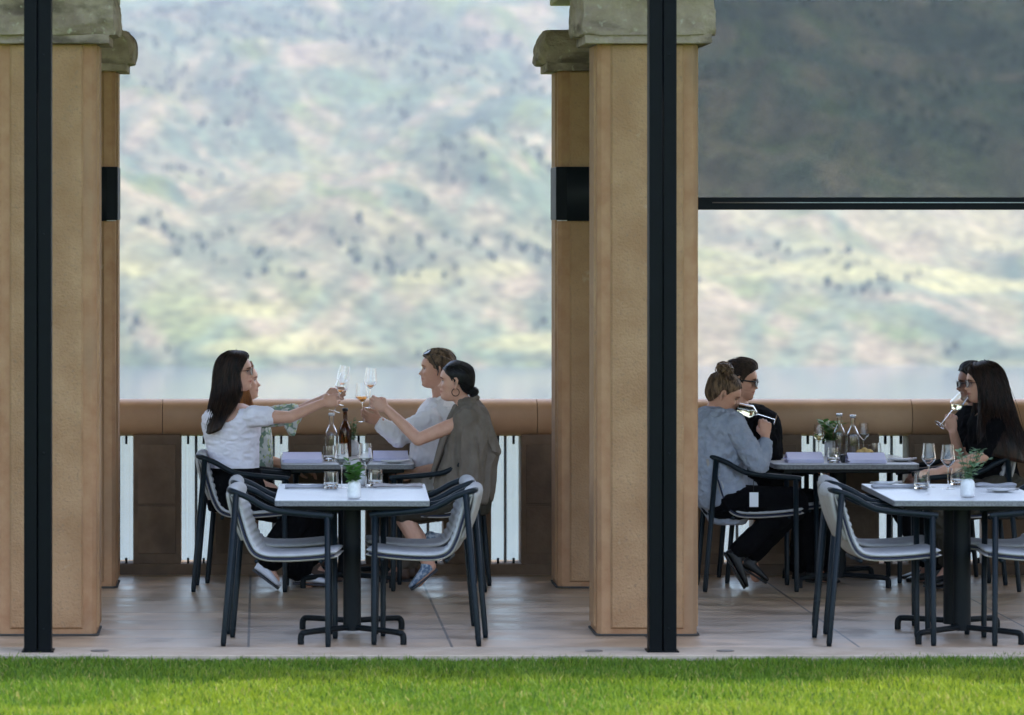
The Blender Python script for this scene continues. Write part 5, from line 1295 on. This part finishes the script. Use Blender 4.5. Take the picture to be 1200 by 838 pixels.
    s7 = [(.03, -.002, .230), (.03, -.062, .205), (.004, -.088, .15), (-.008, -.097, .08), (-.018, -.104, -.02), (-.022, -.115, -.12), (-.03, -.12, -.22), (-.04, -.115, -.32)]
    b7 = [(-.01, -.002, .235), (-.04, -.058, .212), (-.074, -.082, .155), (-.098, -.09, .07), (-.120, -.098, -.04), (-.145, -.105, -.15), (-.172, -.10, -.26), (-.195, -.085, -.36)]
    r7g = [(-.04, 0, .233), (-.095, 0, .205), (-.128, 0, .145), (-.146, 0, .06), (-.168, 0, -.04), (-.190, 0, -.15), (-.212, 0, -.26), (-.228, 0, -.37)]
    obj('hair', hair_sheet(long_guides(f7, s7, b7, r7g, 1, (0, 0, 0, 0, .01, .05, .09, .10)), Hm7, 1300, .0021, .010, seed=12, fly=.10), M['hair_chestnut'], r7, world=True)
    glasses_part(r7, Hm7, 'clear_lens', .0015, frame='dark')
    # P8 man behind her
    d = 23.70
    rows = [(476, 1132, 1158, .08), (486, 1124, 1172, .19), (505, 1120, 1178, .215), (540, 1122, 1180, .2), (570, 1124, 1184, .18), (596, 1126, 1188, .17)]
    r8, Hm8, hm8 = person('dark haired man in black mostly hidden behind the long haired woman', 'skin_dark', (W(1155, 0, d)[0], d, 0), (1141.5, 449, d, 180, 3), rows, d,
        [([(1140, 498, 23.48), (1128, 546, 23.44), (1082, 560, 23.40)], [.052, .044, .030], ((-1, 0, -.35), (-.3, -.4, .9), -1, dict(curl=(20, 35, 25)))),
         ([(1150, 498, 23.88), (1130, 548, 23.9), (1085, 556, 23.8)], [.052, .044, .030], ((-1, 0, -.1), (0, -.3, 1), 1, dict(curl=(20, 35, 25))))],
        [([(1165, 588, 23.6), (1062, 592, 23.6), (1095, 660, 23.58), (1078, 682, 23.58)], [.09, .066, .042, .034]), ([(1165, 588, 23.8), (1062, 592, 23.8), (1090, 660, 23.8), (1074, 682, 23.8)], [.09, .066, .042, .034])],
        (1146, 478, d), .056, male=True, paint=dict(brow=(.1, .08, .08), eye=False))
    garment(r8, 'black_shirt', M['black_cloth'], rows[:5] + [(590, 1126, 1188, .17)], d, [([(1140, 498, 23.48), (1130, 536, 23.45)], [.070, .060]), ([(1150, 498, 23.88), (1132, 540, 23.9)], [.070, .06])], .012)
    garment(r8, 'trousers', M['black_cloth'], [(570, 1124, 1188, .185), (592, 1120, 1190, .19), (604, 1128, 1186, .18)], d, [([(1165, 586, 23.6), (1058, 592, 23.6), (1094, 655, 23.58)], [.105, .085, .075]), ([(1165, 586, 23.8), (1058, 592, 23.8), (1090, 655, 23.8)], [.105, .085, .075])])
    shoe(r8, W(1095, 662, 23.58), W(1104, 681, 23.58), W(1062, 684, 23.58), M['black_shoe'], 'black_shoe', .045); shoe(r8, W(1090, 660, 23.8), W(1099, 678, 23.8), W(1057, 681, 23.8), M['black_shoe'], 'black_shoe', .045)
    obj('hair', hair_sheet(pulled_guides((-.85, 0, .35), s1=1.05, vol=volq, loop=LOOP_M, fwd=.02), Hm8, 400, .0022, .003, closed=True, seed=14), M['hair_black'], r8, world=True)
    glasses_part(r8, Hm8, 'lens', .0028, size=.9)
    # glasses in hands
    lv = lambda y, d_: W(0, y, d_)[2]
    GG = 'raised wine glasses'
    wineglass(W(392, 482, 23.16), W(404.5, 438, 23.16), 'tilted glass of orange wine held by the woman in the white top', GG, 'wine_rose', lv(457, 23.16), scale=.97)
    wineglass(W(396, 474, 23.44), W(404.5, 429, 23.44), 'glass of orange wine raised highest on the left, held by the red haired woman', GG, 'wine_rose', lv(449, 23.44), scale=1)
    wineglass(W(432.5, 478, 23.04), W(435, 431, 23.04), 'glass of pink wine held up by the woman with the taupe blazer', GG, 'wine_pink', lv(451, 23.04), scale=1.0)
    wineglass(W(426.5, 494, 23.33), W(423, 449, 23.33), 'glass of orange wine held low by the person in the white shirt', GG, 'wine_rose', lv(465, 23.33), scale=.98)
    wineglass(W(909, 491.5, 23.05), W(866, 478, 23.10), 'wine glass tipped level at the lips of the woman in the sweater', 'glasses being drunk from', 'wine_white', lv(481, 23.08), scale=.98)
    wineglass(W(1101.5, 498, 23.2), W(1131, 461, 23.12), 'tilted glass of white wine at the mouth of the long haired woman', 'glasses being drunk from', 'wine_white', lv(474, 23.16), scale=1.0)

# ------------------------------------------------------------------ far houses
def build_houses():
    specs = [(1064, 418, 3090, (.55, .22, .22), 'pink roofed house far across the lake'), (1035, 424, 3075, (.75, .74, .72), 'long white house on the far lake shore'), (1048, 422, 3080, (.5, .28, .26), 'reddish house beside the white one on the far shore'),
             (1128, 398, 3200, (.78, .76, .74), 'white house on the slope above the far shore'), (925, 424, 3075, (.7, .68, .66), 'pale house alone on the far lake shore')]
    for i, (px, py, d, c, lb) in enumerate(specs):
        x = (px - VX) / F * d; z = H - (py - HY) / F * d
        r = empty('far_house', (x, d, z - 6), lb, 'house', 'houses on the far shore')
        w = 8 + 2 * (i % 3)
        obj('wall', G().box((-w, -5, -8), (w, 5, 5)), mat('house_wall_paint', c, .8), r, smooth=False)
        g = G(); g.add([(-w - .6, -5.6, 5), (w + .6, -5.6, 5), (w + .6, 5.6, 5), (-w - .6, 5.6, 5), (-w - .6, 0, 8.5), (w + .6, 0, 8.5)], [(0, 1, 5, 4), (2, 3, 4, 5), (1, 2, 5), (3, 0, 4), (3, 2, 1, 0)])
        obj('roof', g, mat('house_roof_tile', (.35, .22, .2) if i % 2 else (.6, .2, .2), .8), r, smooth=False)
        for k in range(3): obj('window', G().box((-w * .6 + k * w * .6 - .8, -5.08, .5), (-w * .6 + k * w * .6 + .8, -5.0, 2.6)), M['lens'], r, smooth=False)

# ------------------------------------------------------------------ build
build_far(); build_houses(); build_ground(); build_arch(); build_chairs(); build_tables(); build_people()
for (o, wn, lvl, Mx) in pending_wine: wine_part(o, wn, lvl, Mx)

# haze : one even volume of air round everything
m = bpy.data.materials.new('valley_air'); m.use_nodes = True; nt = m.node_tree
for n in list(nt.nodes):
    if n.type == 'BSDF_PRINCIPLED': nt.nodes.remove(n)
pv = nt.nodes.new('ShaderNodeVolumePrincipled'); pv.inputs['Color'].default_value = (.41, .46, .59, 1); pv.inputs['Density'].default_value = HAZE = 9.5e-5; pv.inputs['Anisotropy'].default_value = .35
nt.links.new(pv.outputs[0], [n for n in nt.nodes if n.type == 'OUTPUT_MATERIAL'][0].inputs['Volume'])
g = G().box((-3100, -150, LAKE - 16), (4300, 8300, 1150)); o = obj('haze', g, m, smooth=False); tag(o, 'pale even valley haze over the lake and hills', 'haze', kind='stuff')

# camera
cam = bpy.data.cameras.new('camera'); co = bpy.data.objects.new('camera', cam); COL.objects.link(co); sc.camera = co
co.location = (0, 0, H); co.rotation_euler = (PI / 2, 0, 0)
cam.sensor_width = 36; cam.lens = 36 * F / 1200; cam.shift_x = (600 - VX) / 1200; cam.shift_y = -(419 - HY) / 1200
cam.clip_end = 30000; cam.clip_start = .5
cam.dof.use_dof = True; cam.dof.focus_distance = 22.2; cam.dof.aperture_fstop = 2.8; cam.dof.aperture_blades = 9

# light
w = bpy.data.worlds.new('World'); sc.world = w; w.use_nodes = True; nt = w.node_tree
sky = nt.nodes.new('ShaderNodeTexSky'); sky.sky_type = 'NISHITA'; sky.sun_disc = False
ELEV, AZ = math.radians(64), math.radians(60)     # sun behind the terrace, a little to the right
sdir = Vector((math.sin(AZ) * math.cos(ELEV), math.cos(AZ) * math.cos(ELEV), math.sin(ELEV)))
sky.sun_elevation = ELEV; sky.sun_rotation = AZ; sky.air_density = 1.0; sky.dust_density = 2.0
bg = nt.nodes['Background']; nt.links.new(sky.outputs[0], bg.inputs['Color']); bg.inputs['Strength'].default_value = .15
sd = bpy.data.lights.new('sun', 'SUN'); so = bpy.data.objects.new('sun', sd); COL.objects.link(so); sd.energy = 2.0; sd.angle = math.radians(.6); sd.color = (1, .95, .88)
so.rotation_euler = sdir.to_track_quat('Z', 'Y').to_euler(); so.location = (0, 10, 30)

sc.view_settings.view_transform = 'Standard'; sc.view_settings.look = 'None'; sc.view_settings.gamma = 1; sc.view_settings.exposure = 2.2; sc.view_settings.use_white_balance = True; sc.view_settings.white_balance_temperature = 7000; sc.view_settings.white_balance_tint = 10.5
sc.render.engine = 'CYCLES'; cy = sc.cycles
cy.use_denoising = True; cy.denoiser = 'OPENIMAGEDENOISE'
cy.max_bounces = 12; cy.transparent_max_bounces = 16; cy.transmission_bounces = 12; cy.diffuse_bounces = 4; cy.glossy_bounces = 4; cy.volume_bounces = 1
cy.caustics_reflective = False; cy.caustics_refractive = False; cy.sample_clamp_indirect = 6
